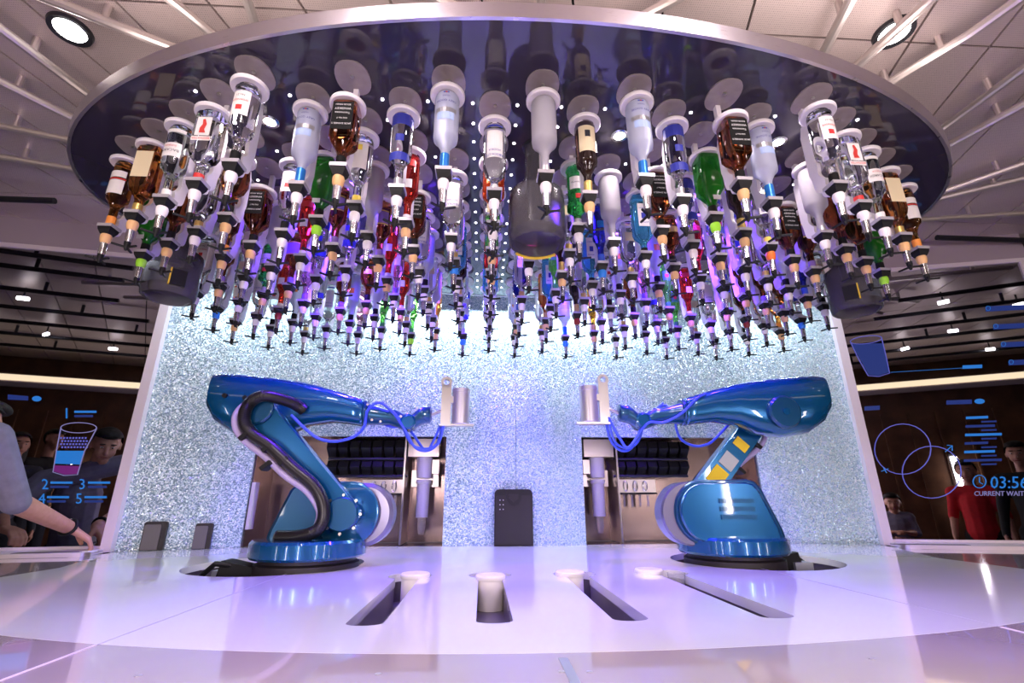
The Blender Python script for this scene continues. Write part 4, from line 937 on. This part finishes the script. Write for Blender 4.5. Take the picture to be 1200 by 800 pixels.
    for a, b, ra, rb_, m in bones:
        a_, b_ = np.array(a), np.array(b); ab = b_-a_; t = np.clip(((cen-a_)@ab)/max(ab@ab, 1e-9), 0, 1)
        dd = np.linalg.norm(cen-(a_+t[:, None]*ab), axis=1)-(ra+(rb_-ra)*t)
        k = dd < best; best[k] = dd[k]; idx[k] = m
    me.polygons.foreach_set('material_index', idx); me.shade_smooth()
    # face and hair
    def ellip(nm, c, r3, m, par=root, keep=None, n=20):
        v = []; f = []
        for i in range(n//2+1):
            p = math.pi*i/(n//2)
            for j in range(n):
                q = 2*math.pi*j/n; v.append((r3[0]*math.sin(p)*math.cos(q), r3[1]*math.sin(p)*math.sin(q), r3[2]*math.cos(p)))
        for i in range(n//2):
            for j in range(n):
                fc = (i*n+j, i*n+(j+1) % n, (i+1)*n+(j+1) % n, (i+1)*n+j)
                if keep:
                    cc = [sum(v[t][e] for t in fc)/4 for e in range(3)]
                    if not keep(*cc): continue
                f.append(fc)
        w2 = [c+rt*p[0]+fw*p[1]+up*p[2]-o0 for p in v]
        me_ = plain_mesh(nm, w2, f, m); me_.shade_smooth(); return link(nm, me_, par)
    for sg in (-1, 1):
        e = ellip('eye', H(.031*sg, .078, .018), (.013, .011, .006), EYEW, n=12); ellip('iris', H(.031*sg, .089, .017), (.0055, .004, .0052), EYED, e, n=10)
        ellip('eyebrow', H(.032*sg, .09, .042), (.02, .007, .005), HAIR, n=10)
    ellip('mouth', H(0, .098, -.053), (.024, .008, .006), LIP, n=12)
    hr = (.099, .108, .108)
    ellip('hair', H(0, -.012, .035), hr, HAIR, keep=lambda x, y, z: z > .035+.5*max(0, y-.03) or (y < .01 and z > -.07 and abs(x) < .2) or (y < -.04), n=28)
    if hair == 'long':
        ellip('long_hair', H(0, -.06, -.09), (.11, .07, .19), HAIR, n=20)
    if hair == 'short':
        ellip('fringe', H(0, .035, .105), (.075, .065, .035), HAIR, n=16)
    return root
V3 = lambda *a: Vector(a)
def standing(x, y, ang, hz, label, shirt, hair, sleeves=1, arms='down', trousers='jean', voxel=.012):
    k = (hz-ZF)/1.60; c, s = math.cos(ang), math.sin(ang)
    P = lambda u, v, w_: V3(x+(u*c-v*s)*k, y+(u*s+v*c)*k, ZF+w_*k)     # u: own right-hand side, v: forward
    J = dict(head=P(0, .03, 1.6), neck=P(0, 0, 1.42), chest=P(0, -.01, 1.24), waist=P(0, 0, 1.02), pelvis=P(0, 0, .9), shl=P(-.18, 0, 1.36), shr=P(.18, 0, 1.36))
    for n_, sg in (('l', -1), ('r', 1)):
        if arms == 'down': J['el'+n_] = P(.24*sg, -.02, 1.08); J['wr'+n_] = P(.26*sg, .06, .84); J['ha'+n_] = P(.26*sg, .08, .75)
        else: J['el'+n_] = P(.25*sg, .04, 1.10); J['wr'+n_] = P(.12*sg, .26, 1.12); J['ha'+n_] = P(.04*sg, .32, 1.14)
        J['hip'+n_] = P(.09*sg, 0, .86); J['kn'+n_] = P(.1*sg, .02, .48); J['an'+n_] = P(.1*sg, -.01, .08); J['to'+n_] = P(.11*sg, .13, .035); J['sleeve_'+n_] = sleeves
        J['pn'+n_] = V3(c*sg, s*sg, 0) if arms == 'down' else V3(0, 0, 1)
    return person(label, J, (SKIN, CL[shirt], CL[trousers], M['black']), (-s, c, -.08), hair, voxel)
# guest reaching to the ledge; his reflection shows his face
P0, d_, n_, _ = SCREENS[-1]
hand = onpanel((110, 636), -1, .09)+SCREENS[-1][3].location; wrist = ony((83, 619), hand.y-.07); elbow = ony((18, 588), 2.70); shr = ony((-8, 512), 2.56)
J = dict(head=V3(-2.66, 2.66, .40), neck=V3(-2.74, 2.53, .22), chest=V3(-2.82, 2.46, .06), waist=V3(-2.84, 2.34, -.16), pelvis=V3(-2.84, 2.28, -.3), shr=shr, shl=V3(-2.98, 2.62, .15),
         elr=elbow, wrr=wrist, har=hand, ell=V3(-3.12, 2.72, -.08), wrl=V3(-2.98, 2.94, -.16), hal=V3(-2.9, 3.0, -.18), sleeve_r=0, sleeve_l=1,
         hipl=V3(-2.93, 2.28, -.36), hipr=V3(-2.75, 2.28, -.36), knl=V3(-2.94, 2.32, -.74), knr=V3(-2.74, 2.34, -.74), anl=V3(-2.94, 2.26, -1.12), anr=V3(-2.75, 2.28, -1.12), tol=V3(-2.95, 2.4, -1.165), tor=V3(-2.73, 2.42, -1.165))
man = person('man in grey-blue shirt leaning over and reaching to the ledge under the display', J, (SKIN, CL['grey'], CL['jean'], M['black']), (.42, .86, -.42), 'short', .0065, 1.25)
# wrist band and paper slip
ax = (wrist-elbow).normalized(); x_ = ax.orthogonal().normalized(); y_ = ax.cross(x_); c0 = wrist-ax*.03
wbnd = empty('wristband', c0, label='black wristband on the wrist of the reaching man', cat='wristband')
MB().tube([x_*.044*math.cos(R(20*i))+y_*.042*math.sin(R(20*i)) for i in range(18)], .009, 8, True).build('band', M['black'], wbnd)
MB().box(x_*.0+V3(0, 0, .042), (.022, .012, .008)).build('clasp', M['chrome'], wbnd, smooth=None)
pz = onz((104, 646), ZC+.02)
o = MB().box((0, 0, .002), (.075, .045, .004), Matrix.Rotation(R(-15), 3, 'Z')).build('paper_slip', M['white'], smooth=None, loc=(pz.x, pz.y, ZC+.0185)); tag(o, 'small white paper slip under the reaching hand on the ledge', 'paper')
def refl(px, t, s):
    P0, d, n, _ = SCREENS[s]; q = ray(px)*t; return q-n*(2*(q-P0).dot(n))
def guest(px, t, s, ang, *a, **k):
    p = refl(px, t, s); standing(p.x, p.y, ang, p.z, *a, **k)
guest((22, 522), 5.0, -1, R(-40), 'woman with long dark hair in a dark top near the grey-shirted man', 'teal', 'long', 2)
guest((62, 516), 5.9, -1, R(-60), 'dark-haired person in black chatting with the long-haired woman', 'black', 'short', 2)
guest((1131, 553), 5.6, 1, R(25), 'person in a bright red short-sleeved shirt among the lounge guests', 'red', 'short', 0, trousers='black')
guest((1192, 533), 4.9, 1, R(30), 'man in a black shirt standing beside the red-shirted guest', 'black', 'short', 2, trousers='black')
guest((1045, 590), 6.3, 1, R(10), 'lounge guest in a grey shirt with folded arms near the panelled wall', 'grey', 'short', 1, arms='fold')
# upright tube lamps on the rear wall
for x, e in ((-4.3, 6), (-2.4, 9), (-.9, 12), (1.3, 12), (2.9, 9), (4.6, 6)):
    t = empty('tube_wall_lamp', (x, YB, .2), label='upright white tube lamp on the wood panelled wall', cat='wall lamp', group='tube wall lamps')
    MB().box((0, .035, 0), (.07, .03, .8)).build('back_plate', M['steel'], t, smooth=None)
    MB().lathe([(.02, -.36), (.024, -.35), (.024, .35), (.02, .36)], 14, (0, .075, 0)).build('glass_tube', M['lens'], t)
